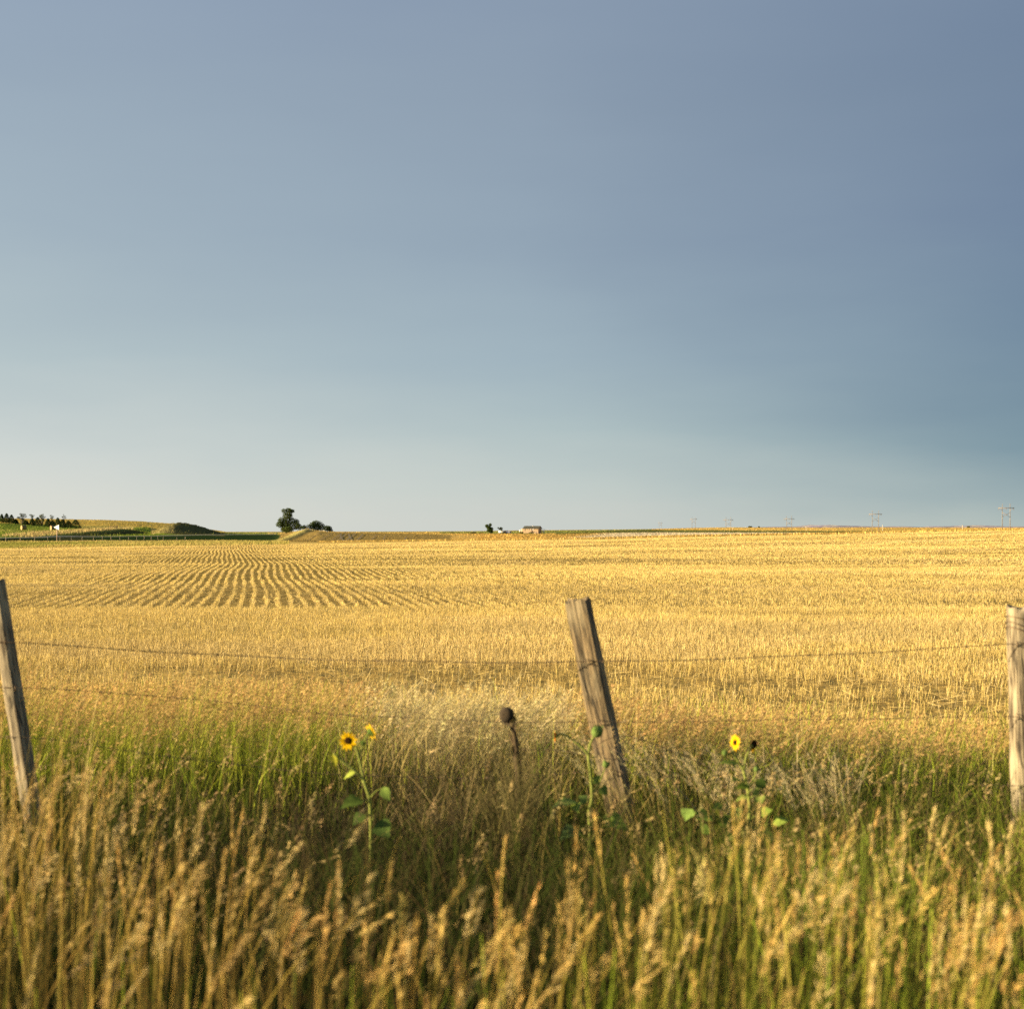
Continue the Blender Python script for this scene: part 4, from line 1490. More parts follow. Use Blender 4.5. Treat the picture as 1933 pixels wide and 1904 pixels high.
flower(r3_, c3(1075, 410, 0.02), (0.55, -0.55, -0.1), 0.085, keep=(3, 4, 5), wilt=0.25, petal_col=(0.75, 0.38, 0.012), disc_r=0.5)
bud(r3_, c3(698, 520), 0.014, (-0.6, 0, 0.8))
bud(r3_, c3(1112, 735), 0.013, (0.2, 0, 1))
for (bx, by, tx, ty, wdt, sx_, sy_, cc) in (
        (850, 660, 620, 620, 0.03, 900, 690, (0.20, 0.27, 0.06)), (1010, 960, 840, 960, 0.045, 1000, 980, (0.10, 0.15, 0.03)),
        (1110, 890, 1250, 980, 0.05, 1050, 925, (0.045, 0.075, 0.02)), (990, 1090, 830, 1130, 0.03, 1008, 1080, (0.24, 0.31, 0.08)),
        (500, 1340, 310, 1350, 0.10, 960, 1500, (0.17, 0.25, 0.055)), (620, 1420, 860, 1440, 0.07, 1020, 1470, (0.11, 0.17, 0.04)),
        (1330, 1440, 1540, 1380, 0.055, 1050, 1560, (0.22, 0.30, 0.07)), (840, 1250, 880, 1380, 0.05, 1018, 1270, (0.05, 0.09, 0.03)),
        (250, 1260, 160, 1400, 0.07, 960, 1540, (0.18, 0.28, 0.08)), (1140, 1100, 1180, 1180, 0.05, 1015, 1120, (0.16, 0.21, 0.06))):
    leaf_part(r3_, c3(bx, by, -.03), c3(tx, ty, -.06), wdt * 1.1, (0.15, -0.6, 1), cc, 0.2, stalk=c3(sx_, sy_))

for (bx, by, tx, ty, wdt, sx_, sy_, cc) in (
        (700, 1250, 560, 1210, 0.07, 1015, 1330, (0.13, 0.19, 0.05)), (1180, 1330, 1300, 1250, 0.06, 1022, 1400, (0.15, 0.22, 0.05)),
        (880, 1560, 700, 1620, 0.08, 1050, 1620, (0.12, 0.18, 0.05)), (1200, 1600, 1380, 1640, 0.07, 1070, 1650, (0.17, 0.24, 0.06)),
        (900, 880, 800, 850, 0.04, 985, 930, (0.16, 0.23, 0.06)), (1080, 1010, 1150, 1060, 0.045, 1005, 1050, (0.12, 0.17, 0.05)),
        (480, 1500, 380, 1560, 0.08, 980, 1640, (0.10, 0.16, 0.04))):
    leaf_part(r3_, c3(bx, by, random.uniform(-.08, .04)), c3(tx, ty, -.06), wdt * 1.1, (random.uniform(-.2, .3), -0.6, 1), cc, 0.25, stalk=c3(sx_, sy_))
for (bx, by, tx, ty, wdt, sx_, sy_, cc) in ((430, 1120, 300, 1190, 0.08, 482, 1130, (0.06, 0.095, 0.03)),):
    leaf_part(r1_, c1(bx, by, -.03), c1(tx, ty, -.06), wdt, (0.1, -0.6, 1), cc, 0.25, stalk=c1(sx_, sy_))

# dead seed head between the first sunflower and the centre post
SY4 = 7.2
c4 = lambda x, y, d=0.0: wp(*crop(780, 1700, 3.866, x, y), SY4 + d)
g0 = Vector((c4(1890, 1000).x, SY4, tz(c4(1890, 1000).x, SY4)))
r4_ = empty('dead_sunflower', g0, 'dark brown dried seed head on a withered stalk, left of the central post', 'sunflower')
M_dead = plain('withered_stalk', (0.060, 0.036, 0.012), 0.9, noise=40)
M_deadhead = plain('dried_head', (0.026, 0.015, 0.005), 0.95, noise=160, lo=0.4, hi=1.6)
b = Bag()
o_ = Vector(r4_.location)
P = smooth_path([g0 - Vector((0, 0, .03)) - o_, c4(1885, 850) - o_, c4(1862, 560) - o_, c4(1850, 420) - o_, c4(1835, 330) - o_, c4(1815, 240) - o_], 6)
V, Qs = tube(P, list(np.linspace(0.019, 0.010, len(P))), 8)
b.add(V, Qs, (0.1, 0.1, 0.1))
for (ax_, ay_, bx_, by_) in ((1862, 560, 1770, 300), (1870, 640, 1905, 470), (1858, 520, 1800, 390), (1875, 700, 1830, 560), (1880, 620, 1930, 520)):
    V, Qs = tube([c4(ax_, ay_) - o_, (c4(ax_, ay_) * 0.5 + c4(bx_, by_) * 0.5) - o_ + Vector((0.004, 0, 0)), c4(bx_, by_) - o_], [0.007, 0.0055, 0.003], 6)
    b.add(V, Qs, (0.1, 0.1, 0.1))
b.build('stem', M_dead, r4_, smooth=True)
for (ax_, ay_, bx_, by_, w_) in ((1850, 440, 1830, 560, .022), (1865, 560, 1900, 690, .026), (1815, 270, 1850, 345, .03)):
    b = Bag()
    leaf_mesh(b, c4(ax_, ay_) - o_, c4(bx_, by_, -0.03) - o_, w_, (random.uniform(-.4, .4), -1, 0.2), (0.1, 0.1, 0.1), 0.5, 0.3)
    b.build('leaf', M_dead, r4_, smooth=True)
b = Bag()
cc_ = c4(1758, 172) - o_
fa = Vector((-0.55, -0.75, 0.1)).normalized()
ua = fa.cross(Vector((0, 0, 1))).normalized()
va = fa.cross(ua)
V, Qs = [], []
prof = [(0.02, 0.52), (0.5, 0.47), (0.85, 0.28), (1.0, 0.0), (0.95, -0.25), (0.72, -0.5), (0.40, -0.7), (0.1, -0.82)]
for rr, hh in prof:
    for k in range(22):
        a = 2 * PI * k / 22
        V.append(cc_ + (ua * math.cos(a) + va * math.sin(a)) * rr * 0.037 * (1 + random.uniform(-0.09, 0.09)) + fa * hh * 0.036 * (1 + random.uniform(-0.1, 0.1)))
for i in range(len(prof) - 1):
    for k in range(22):
        k2 = (k + 1) % 22
        Qs.append((i * 22 + k, i * 22 + k2, (i + 1) * 22 + k2, (i + 1) * 22 + k))
b.add(np.array([tuple(v) for v in V]), np.array(Qs), (0.1, 0.1, 0.1))
for k in range(16):                                                   # shrivelled bracts
    a = 2 * PI * k / 16
    o2 = ua * math.cos(a) + va * math.sin(a)
    dwn = 0.030 if o2.x > 0.2 and o2.z < 0.3 else 0.012
    leaf_mesh(b, cc_ + o2 * 0.030 - fa * 0.012, cc_ + o2 * (0.040 + 0.4 * dwn) + Vector((0.25 * dwn, 0, -dwn)) - fa * 0.014, 0.016, tuple(fa), (0.1, 0.1, 0.1), 0.2, 0.1)
b.build('seed_head', M_deadhead, r4_, smooth=True)

# ------------------------------------------------------------------ far fence along the road
M_fpost = plain('pale_post', (0.34, 0.27, 0.18), 0.9)
fx = []
for pxx in (-880, -540, -200, 127, 440, 738, 1022, 1285, 1530, 1765):
    fx.append((0 + pxx / 8.79) / 1.2933)
for pxx in (75, 288, 492, 700, 908, 1103, 1272, 1443, 1598, 1727):
    fx.append((220 + pxx / 9.665) / 1.2933)
fx.append((0 + 1490 / 3.45) / 1.2933)
fx.append((0 + 1560 / 3.45) / 1.2933)
fx = sorted(set(round(v, 2) for v in fx))
fx = [fx[0]] + [b_ for a_, b_ in zip(fx, fx[1:]) if b_ - a_ > 5]
ffY = lambda x: np.interp(x, [-300, 0, 433, 520], [233, 248, 336, 386])
root = empty('wire_fence', on_ground(fx[0], float(ffY(fx[0]))), 'distant pale wire fence with thin posts along the road ditch', 'fence')
tops = []
for x in fx:
    p = on_ground(x, float(ffY(x)))
    hgt = random.uniform(0.80, 0.98) * np.interp(x, [0, 433], [1.0, 1.15])
    tops.append((p, hgt))
    V, Qs = tube([p - Vector(root.location) - Vector((0, 0, .1)), p - Vector(root.location) + Vector((random.uniform(-.03, .03), 0, hgt))], [0.038, 0.034], 7)
    b = Bag()
    b.add(V, Qs, (0.1, 0.1, 0.1))
    b.build('post', M_fpost, root, smooth=False)
for f in (0.45, 0.7, 0.95):
    V, Qs = tube([p - Vector(root.location) + Vector((0, -0.06, h_ * f)) for p, h_ in tops], 0.004, 4)
    b = Bag()
    b.add(V, Qs, (0.1, 0.1, 0.1))
    b.build('wire', M_wire, root)

# ------------------------------------------------------------------ pennant road sign
sgx, sgY = (0 + 1222 / 8.79) / 1.2933, 272.0
k_ = sgY / F
cs = lambda x, y: wp(*crop(0, 1240, 8.79, x, y), sgY)
base = on_ground(sgx, sgY)
root = empty('road_sign', base, 'white pennant sign pointing left on a tall post by the road ditch', 'sign')
top = cs(1222, 385)
b = Bag()
V, Qs = tube([Vector((0, 0, -0.2)), Vector((0, 0, top.z - base.z))], [0.075, 0.07], 8)
b.add(V, Qs, (0.1, 0.1, 0.1))
b.build('post', plain('sign_post', (0.60, 0.40, 0.28), 0.8), root)
me = bpy.data.meshes.new('panel')
pts = [cs(1150, 412) - base, cs(1272, 358) - base, cs(1272, 468) - base]
th = 0.03
rot = R(28)                                  # turned a little towards the evening sun
vv = []
for dy in (-0.11, -0.11 + th):
    for p in pts:
        q = Vector((p.x, 0, 0))
        vv.append((q.x * math.cos(rot) / math.cos(rot) , -q.x * math.sin(rot) + dy, p.z))
me.from_pydata(vv, [], [(0, 2, 1), (3, 4, 5), (0, 1, 4, 3), (1, 2, 5, 4), (2, 0, 3, 5)])
me.update()
link_mesh('panel', me, plain('sign_face', (0.85, 0.80, 0.78), 0.45), root)

# ------------------------------------------------------------------ hay bales
M_hay = plain('hay_side', (0.20, 0.15, 0.065), 0.95, noise=3.0, lo=0.6, hi=1.3)
M_hayend = plain('hay_end', (0.40, 0.26, 0.12), 0.95, noise=6.0, lo=0.7, hi=1.2)


def bale(px_, py_, Y, label):
    x, y = crop(0, 1240, 8.79, px_, py_)
    p = on_ground(x, Y)
    rad, ln = 0.80, 1.45
    segs = 36
    prof = [(0.02, 0.0), (0.35, 0.012), (0.7, 0.0), (0.94, 0.0), (1.0, 0.06), (1.0, 0.5), (1.01, ln / 2), (1.0, ln - 0.5), (1.0, ln - 0.06), (0.94, ln), (0.7, ln), (0.02, ln)]
    V, Qs, mi = [], [], []
    for rr, hh in prof:
        for k in range(segs):
            a = 2 * PI * k / segs
            r = rr * rad * (1 + 0.012 * math.sin(9 * a + hh * 5))
            V.append((hh - ln / 2, math.cos(a) * r, rad * 0.96 + max(-0.93 * rad, math.sin(a) * r)))
    for i in range(len(prof) - 1):
        for k in range(segs):
            k2 = (k + 1) % segs
            Qs.append((i * segs + k, i * segs + k2, (i + 1) * segs + k2, (i + 1) * segs + k))
            mi.append(1 if i < 3 or i > 7 else 0)
    me = bpy.data.meshes.new('hay_bale')
    me.from_pydata(V, [], Qs)
    me.update()
    o = link_mesh('hay_bale', me, [M_hay, M_hayend], smooth=False)
    me.polygons.foreach_set('material_index', mi)
    o.location = p
    o.rotation_euler = (0, 0, R(37))
    tag(o, label, 'hay bale', 'round hay bales in the meadow')


bale(505, 448, 480, 'round hay bale standing alone in the open meadow at far left')
bale(1135, 418, 500, 'round hay bale partly behind the white pennant sign')

# posts of an old corral on the bank
M_oldpost = plain('old_post', (0.17, 0.11, 0.055), 0.95)
root = empty('corral_fence', on_ground(214, 520), 'short row of dark old posts on the bank crest left of the mound', 'fence')
for i, (pxx, yt, yb) in enumerate(((475, 240, 305), (510, 258, 312), (545, 258, 312), (575, 240, 312), (618, 250, 315), (640, 238, 318), (300, 310, 345), (335, 298, 325), (360, 290, 320))):
    x = (220 + pxx / 9.665) / 1.2933
    p = on_ground(x, 520)
    hgt = (yb - yt) / 9.665 / 1.2933 * 520 / F
    V, Qs = tube([p - Vector(root.location) - Vector((0, 0, .3)), p - Vector(root.location) + Vector((random.uniform(-.06, .06), 0, hgt))], [0.11, 0.10], 7)
    b = Bag()
    b.add(V, Qs, (0.1, 0.1, 0.1))
    b.build('post', M_oldpost, root)
a_ = on_ground((220 + 475 / 9.665) / 1.2933, 520) - Vector(root.location)
b_ = on_ground((220 + 640 / 9.665) / 1.2933, 520) - Vector(root.location)
V, Qs = tube([a_ + Vector((0, -.1, .65)), b_ + Vector((0, -.1, .62))], 0.05, 6)
b = Bag()
b.add(V, Qs, (0.1, 0.1, 0.1))
b.build('rail', M_oldpost, root)

# ------------------------------------------------------------------ trees
M_bark = plain('bark', (0.11, 0.085, 0.06), 0.95, noise=3)


def crown(lobes, n, size, colr, parent, name='crown', shell=0.5, M=None, needle=False):
    """leaf-sized faces spread through irregular lobes: (centre, radii)"""
    b = Bag()
    vol = np.array([l[1][0] * l[1][1] * l[1][2] for l in lobes]) ** 0.75
    cnt = (vol / vol.sum() * n).astype(int)
    for (ctr, rad), k in zip(lobes, cnt):
        d = unit(rng.normal(0, 1, (k, 3)))
        r = np.where(rng.random(k) < 0.7, rng.uniform(shell, 1.0, k), rng.random(k) ** 0.5) * (0.82 + 0.36 * fbm(d[:, 0] * 2.6 + 9 + ctr[0], d[:, 2] * 2.6 + d[:, 1] * 2 + 5, 12))
        P = np.array(ctr)[None] + d * r[:, None] * np.array(rad)[None]
        cl = fbm(P[:, 0] / size / 9 + 3, P[:, 2] / size / 9 + P[:, 1] / size / 9, 44)
        keep = rng.random(k) < np.clip(0.35 + 1.6 * (cl - 0.22), 0.1, 1)
        P, d = P[keep], d[keep]
        k = len(P)
        dr = unit(d * 0.7 + rng.normal(0, 0.7, (k, 3)) + np.array([0, 0, 0.7 if needle else -0.15])[None])
        sz = size * (0.6 + 0.8 * rng.random(k))
        sv = unit(np.cross(dr, rng.normal(0, 1, (k, 3)))) * (sz * (0.22 if needle else 0.42))[:, None]
        C = np.array(colr)[None] * (0.55 + 0.9 * rng.random(k))[:, None] * (1 + 0.08 * rng.normal(0, 1, (k, 3)))
        b.diamonds(P, dr * sz[:, None], sv, np.clip(C, 0.003, 1))
    return b.build(name, M or M_leaf, parent)


def trunk(parent, paths, name='trunk'):
    b = Bag()
    for pts, r0, r1 in paths:
        P = smooth_path(pts, 4)
        V, Qs = tube(P, list(np.linspace(r0, r1, len(P))), 8)
        b.add(V, Qs, (0.1, 0.1, 0.1))
    return b.build(name, M_bark, parent, smooth=True)


def lobed_tree(name, label, cat, cropf, Y, base_px, lobes_px, n, size, colr, group=None, limb=True, depth=0.9):
    ox, oy, s = cropf
    bx, by = crop(ox, oy, s, *base_px)
    base = on_ground(bx, Y)
    seen = wp(bx, by, Y)
    root = empty(name, base, label, cat, group)
    k = Y / F / s / 1.2933
    lobes = []
    for (lx, ly, rx, ry) in lobes_px:
        ctr = wp(*crop(ox, oy, s, lx, ly), Y) - base
        lobes.append(((ctr.x, ctr.y + random.uniform(-0.4, 0.4) * rx * k, ctr.z), (rx * k, rx * k * depth, ry * k)))
    paths = []
    hmax = max(l[0][2] for l in lobes)
    r0 = max(0.05, 0.035 * hmax)
    for l in lobes:
        c = Vector(l[0])
        mid_ = Vector((c.x * 0.35, c.y * 0.35, c.z * 0.45))
        paths.append(([Vector((0, 0, -0.3)), mid_, c], r0, r0 * 0.25))
    trunk(root, paths)
    crown(lobes, n, size, colr, root)
    return root


CA = (600, 1220, 4.83)
TG = (0.085, 0.112, 0.030)
lobed_tree('cottonwood_tree', 'tall dark cottonwood with a narrow upper crown on the grassy knoll', 'tree', CA, 596, (480, 385),
           [(455, 128, 34, 22), (500, 118, 40, 22), (540, 132, 36, 22), (490, 158, 54, 26), (485, 195, 56, 30), (520, 185, 36, 26), (420, 240, 42, 36), (480, 235, 55, 40), (400, 290, 42, 38), (470, 300, 70, 55), (545, 250, 48, 42), (560, 300, 75, 55), (600, 260, 30, 36), (620, 320, 48, 34), (500, 345, 70, 36), (450, 355, 40, 30)], 24000, 0.24, TG)
lobed_tree('round_tree', 'broad domed dark tree right of the tall cottonwood', 'tree', CA, 600, (835, 365),
           [(830, 275, 55, 34), (790, 300, 50, 40), (870, 295, 52, 42), (745, 322, 34, 34), (830, 325, 75, 44), (900, 320, 38, 44)], 8000, 0.24, TG)
lobed_tree('low_tree', 'small dark tree at the right end of the knoll clump', 'tree', CA, 604, (970, 378),
           [(950, 335, 40, 34), (985, 340, 34, 32), (1010, 362, 20, 18)], 3000, 0.22, (0.055, 0.078, 0.022))
lobed_tree('shrub', 'little dark shrub in the gap between cottonwood and domed tree', 'shrub', CA, 592, (688, 345),
           [(688, 318, 24, 20), (670, 330, 18, 16), (705, 330, 16, 14)], 1100, 0.2, (0.04, 0.06, 0.02))

CH = (1120, 1255, 10.74)
lobed_tree('farm_tree', 'dark lumpy tree with a knob on top, left of the farm shed', 'tree', CH, 800, (840, 490),
           [(735, 310, 42, 42), (825, 278, 40, 42), (790, 360, 55, 50), (860, 385, 42, 44), (840, 430, 55, 40), (770, 430, 36, 30), (850, 468, 42, 24)], 6500, 0.26, TG)
lobed_tree('thin_tree', 'thin ragged tree behind the white trailer', 'tree', CH, 830, (1110, 470),
           [(1035, 360, 18, 20), (1085, 380, 34, 26), (1130, 370, 22, 22), (1100, 350, 16, 14), (1125, 410, 18, 16)], 900, 0.24, (0.06, 0.075, 0.03))
lobed_tree('shrub', 'grey green rounded shrub in the grass left of the lumpy farm tree', 'shrub', CH, 790, (375, 525),
           [(330, 497, 40, 28), (390, 492, 45, 30), (435, 505, 30, 18)], 1600, 0.22, (0.085, 0.105, 0.06))
lobed_tree('shrub', 'low brownish shrub between grey shrub and lumpy farm tree', 'shrub', CH, 792, (590, 510),
           [(570, 500, 40, 14), (620, 502, 30, 12)], 700, 0.2, (0.12, 0.10, 0.05))
lobed_tree('shrub', 'low green shrub against the left end of the pink farmhouse', 'shrub', CH, 806, (1645, 505),
           [(1625, 485, 36, 26), (1665, 485, 30, 26)], 900, 0.2, (0.07, 0.115, 0.025))
CP = (1580, 1240, 4.83)
lobed_tree('shrub', 'wider of two tiny dark bushes on the gold skyline', 'shrub', CP, 2440, (1216, 228), [(1206, 222, 14, 7), (1226, 222, 12, 6)], 500, 0.8, (0.06, 0.08, 0.02))
lobed_tree('shrub', 'smaller of two tiny dark bushes on the gold skyline', 'shrub', CP, 2440, (1317, 230), [(1317, 223, 9, 6)], 260, 0.8, (0.06, 0.08, 0.02))
lobed_tree('shrub', 'tiny olive bush on the skyline between the two nearest pylons', 'shrub', (2100, 1220, 4.83), 2440, (1275, 330), [(1275, 320, 18, 8)], 400, 0.8, (0.10, 0.11, 0.05))


def conifer(pxx, yt, yb, w, label, colr=(0.055, 0.078, 0.024), name='cedar_tree', Y=600.0):
    s = 8.79
    x, y = crop(0, 1240, s, pxx, yb)
    base = on_ground(x, Y)
    k = Y / F / s / 1.2933
    h, r = (yb - yt) * k * 1.05, w * k * 0.78
    root = empty(name, base, label, 'tree', 'shelter belt trees')
    trunk(root, [([Vector((0, 0, -0.2)), Vector((0.02, 0, h * 0.4)), Vector((0, 0, h * 0.9))], 0.09, 0.02)])
    b = Bag()
    n = 2600
    u = rng.random(n) ** 1.25
    prof = np.clip(np.minimum(1.0, (1 - u) ** 0.62 * 1.06), 0, 1) * np.clip(0.72 + u * 4, 0, 1)
    a = rng.random(n) * 2 * PI
    lump = 0.75 + 0.5 * fbm(np.cos(a) * 2 + 5 + pxx, np.sin(a) * 2 + u * 7, 15)
    rr = r * prof * lump * np.where(rng.random(n) < 0.7, rng.uniform(0.7, 1.05, n), rng.random(n))
    P = np.stack([np.cos(a) * rr, np.sin(a) * rr, 0.05 + u * h], 1)
    d = unit(np.stack([np.cos(a) * 0.7, np.sin(a) * 0.7, np.full(n, 0.8)], 1) + rng.normal(0, 0.35, (n, 3)))
    sz = 0.22 * (0.6 + 0.8 * rng.random(n))
    sv = unit(np.cross(d, rng.normal(0, 1, (n, 3)))) * (sz * 0.3)[:, None]
    C = np.array(colr)[None] * (0.55 + 0.9 * rng.random(n))[:, None]
    b.diamonds(P, d * sz[:, None], sv, C)
    b.build('crown', M_leaf, root)


conifer(35, 135, 297, 78, 'leftmost dark cone shaped cedar of the shelter belt')
conifer(140, 115, 302, 92, 'tall pointed cedar second from the left end of the shelter belt')
conifer(245, 130, 302, 92, 'dark pointed cedar just left of the low round bush in the belt')
conifer(340, 215, 304, 74, 'low rounded bush between the three left cedars and a bare topped tree', name='cedar_bush')
conifer(552, 215, 310, 90, 'short dark cedar right of the first open topped tree above the lone bale')
conifer(692, 170, 312, 92, 'cedar with a wispy tree top rising behind it, left of the bushiest middle cedar')
conifer(808, 142, 315, 122, 'broad dark cedar in the middle of the shelter belt')
conifer(1032, 160, 322, 100, 'narrow dark cedar left of the second hay bale')
conifer(1130, 200, 325, 84, 'paler green cedar right above the bale by the sign', colr=(0.075, 0.095, 0.03))
conifer(1240, 143, 335, 102, 'tall full cedar directly above the pennant sign')
conifer(1345, 180, 348, 112, 'cedar with a spindly dead top, right of the sign')
conifer(1470, 205, 355, 112, 'low rounded cedar second from the right end of the belt')
conifer(1620, 190, 367, 160, 'widest darkest cedar at the right end of the shelter belt')
CB = (0, 1240, 8.79)
lobed_tree('elm_tree', 'open branched tree with a ragged flat top above the lone hay bale', 'tree', CB, 606, (480, 300),
           [(450, 130, 36, 18), (520, 140, 36, 20), (480, 170, 50, 22), (400, 205, 40, 20), (545, 180, 32, 20), (470, 225, 40, 25), (500, 260, 26, 24)], 1600, 0.2, (0.07, 0.085, 0.03), 'shelter belt trees')
lobed_tree('elm_tree', 'wispy pale treetop rising behind a cedar left of the middle', 'tree', CB, 606, (690, 300),
           [(655, 150, 28, 16), (705, 160, 32, 18), (690, 185, 30, 20)], 500, 0.2, (0.08, 0.095, 0.035), 'shelter belt trees')
lobed_tree('elm_tree', 'pale thin leaved tree right of the broad middle cedar', 'tree', CB, 606, (905, 310),
           [(870, 160, 34, 22), (920, 145, 30, 20), (895, 190, 44, 28), (950, 190, 30, 22), (910, 250, 40, 45)], 1300, 0.2, (0.11, 0.12, 0.04), 'shelter belt trees')
lobed_tree('elm_tree', 'faint thin treetop behind the cedars just above the second bale', 'tree', CB, 608, (1105, 320),
           [(1090, 165, 28, 16), (1130, 185, 30, 20), (1110, 210, 30, 22)], 450, 0.2, (0.10, 0.11, 0.045), 'shelter belt trees')
lobed_tree('elm_tree', 'spindly bare tree poking above the cedars right of the sign', 'tree', CB, 606, (1365, 330),
           [(1362, 150, 12, 16), (1390, 180, 26, 12), (1340, 190, 18, 12), (1400, 208, 18, 10)], 300, 0.2, (0.06, 0.07, 0.03), 'shelter belt trees')

# ------------------------------------------------------------------ farmstead


def box_bag(b, x0, x1, y0, y1, z0, z1):
    V = np.array([(x, y, z) for z in (z0, z1) for (x, y) in ((x0, y0), (x1, y0), (x1, y1), (x0, y1))])
    b.add(V, np.array([(0, 3, 2, 1), (4, 5, 6, 7), (0, 1, 5, 4), (1, 2, 6, 5), (2, 3, 7, 6), (3, 0, 4, 7)]), (0.1, 0.1, 0.1))


def boxes(name, lst, mat, parent):
    b = Bag()
    for q in lst: box_bag(b, *q)
    return b.build(name, mat, parent)


HYd = 815.0
M_wall = plain('pink_stucco', (0.38, 0.255, 0.155), 0.9, noise=1.3, lo=0.72, hi=1.2)
M_roof = plain('dark_shingle', (0.060, 0.058, 0.040), 0.9, noise=4)
M_dark = plain('dark_opening', (0.03, 0.022, 0.018), 0.4)
M_white = plain('white_paint', (0.80, 0.76, 0.72), 0.5, noise=2, lo=0.92, hi=1.05)
M_trim = plain('pale_trim', (0.62, 0.52, 0.42), 0.7)
ch = lambda x, y: wp(*crop(1260, 1270, 19.33, x, y), HYd)
hb = ch(1045, 640)
hx_, hy_ = hb.x, HYd
hz_ = tz(hx_, hy_)
dzh = 0.0
root = empty('farmhouse', (hx_, hy_, hz_), 'pink walled farmhouse with a dark gabled roof on the horizon', 'house', rz=R(-20))
kk = HYd / F / 19.33 / 1.2933
Lh = 712 * kk / math.cos(R(20))
Dh = 5.4
Hh = ch(1040, 385).z - hz_
Rh = 100 * kk + Dh / 2 * 0.02
# front-right corner is the origin, the front runs along -x
b = Bag()
V = [(-Lh, 0, -0.3), (0, 0, -0.3), (0, Dh, -0.3), (-Lh, Dh, -0.3), (-Lh, 0, Hh), (0, 0, Hh), (0, Dh, Hh), (-Lh, Dh, Hh), (-Lh, Dh / 2, Hh + Rh * 0.93), (0, Dh / 2, Hh + Rh * 0.93)]
me = bpy.data.meshes.new('wall')
me.from_pydata(V, [], [(0, 1, 5, 4), (1, 2, 6, 9, 5), (2, 3, 7, 6), (3, 0, 4, 8, 7), (4, 5, 9, 8), (6, 7, 8, 9)])
me.update()
link_mesh('wall', me, M_wall, root)
me = bpy.data.meshes.new('roof')
ov = 0.35
sl_ = Rh / (Dh / 2)
V = []
for th in (0.03, 0.20):
    V += [(-Lh - 0.2, -ov, Hh - ov * sl_ + th), (ov, -ov, Hh - ov * sl_ + th), (ov, Dh / 2, Hh + Rh + th), (-Lh - 0.2, Dh / 2, Hh + Rh + th), (ov, Dh + ov, Hh - ov * sl_ + th), (-Lh - 0.2, Dh + ov, Hh - ov * sl_ + th)]
me.from_pydata(V, [], [(0, 3, 2, 1), (3, 5, 4, 2), (6, 7, 8, 9), (9, 8, 10, 11), (0, 1, 7, 6), (1, 2, 8, 7), (2, 4, 10, 8), (4, 5, 11, 10), (5, 3, 9, 11), (3, 0, 6, 9)])
me.update()
rf = link_mesh('roof', me, M_roof, root)
boxes('chimney', [(-4.2, -3.75, Dh / 2 - 0.25, Dh / 2 + 0.2, Hh + Rh - 0.3, Hh + Rh + 0.45)], M_trim, rf)


def house_u(x):                      # crop px on the front wall -> local x
    return -(1040 - x) / 712 * Lh


def house_v(y):
    return (640 - y) / 255 * Hh


for (x0, x1, y0, y1) in ((912, 948, 552, 600), (385, 425, 425, 470), (585, 615, 425, 465)):
    w_ = boxes('window', [(house_u(x0) - .06, house_u(x1) + .06, -0.05, 0.02, house_v(y1) - .06, house_v(y0) + .06)], M_trim, root)
    boxes('pane', [(house_u(x0), house_u(x1), -0.065, -0.03, house_v(y1), house_v(y0))], M_dark, w_)
boxes('door', [(house_u(728), house_u(766), -0.05, 0.02, house_v(520), house_v(448))], M_dark, root)
# outside stair up to the door
st = Bag()
for i in range(9):
    f = i / 8
    xx = house_u(500 + 225 * f)
    box_bag(st, xx, xx + 0.32, -0.9, -0.02, 0.0 + house_v(610) * 0 + f * house_v(525) - 0.12, f * house_v(525) + 0.02)
st.build('staircase', plain('stair_wood', (0.14, 0.09, 0.06), 0.9), root)
boxes('wall_vent', [(house_u(700), house_u(722), -0.25, 0.0, house_v(450), house_v(412))], M_white, root)
boxes('shutter', [(house_u(788), house_u(822), -0.06, 0.0, house_v(470), house_v(405))], M_white, root)
# lean-to on the left and porch on the right
b = Bag()
V = np.array([(-Lh - 1.6, 0.9, -0.3), (-Lh, 0.9, -0.3), (-Lh, Dh, -0.3), (-Lh - 1.6, Dh, -0.3), (-Lh - 1.6, 0.9, Hh * 0.93), (-Lh, 0.9, Hh + 0.25), (-Lh, Dh, Hh + 0.25), (-Lh - 1.6, Dh, Hh * 0.93)])
b.add(V, np.array([(0, 1, 5, 4), (1, 2, 6, 5), (2, 3, 7, 6), (3, 0, 4, 7), (4, 5, 6, 7)]), (0.1, 0.1, 0.1))
b.build('annex', plain('annex_stucco', (0.40, 0.27, 0.165), 0.9, noise=1.5), root)
boxes('porch', [(0.02, 1.9, Dh - 1.3, Dh - 0.1, 1.0, 1.22), (1.75, 1.85, Dh - 1.3, Dh - 1.2, -0.3, 2.3), (1.2, 1.9, Dh - 1.32, Dh - 1.27, 1.2, 1.9)], M_white, root)
boxes('porch_roof', [(0.3, 2.1, Dh - 1.6, Dh + 0.2, 2.30, 2.42)], M_roof, root)

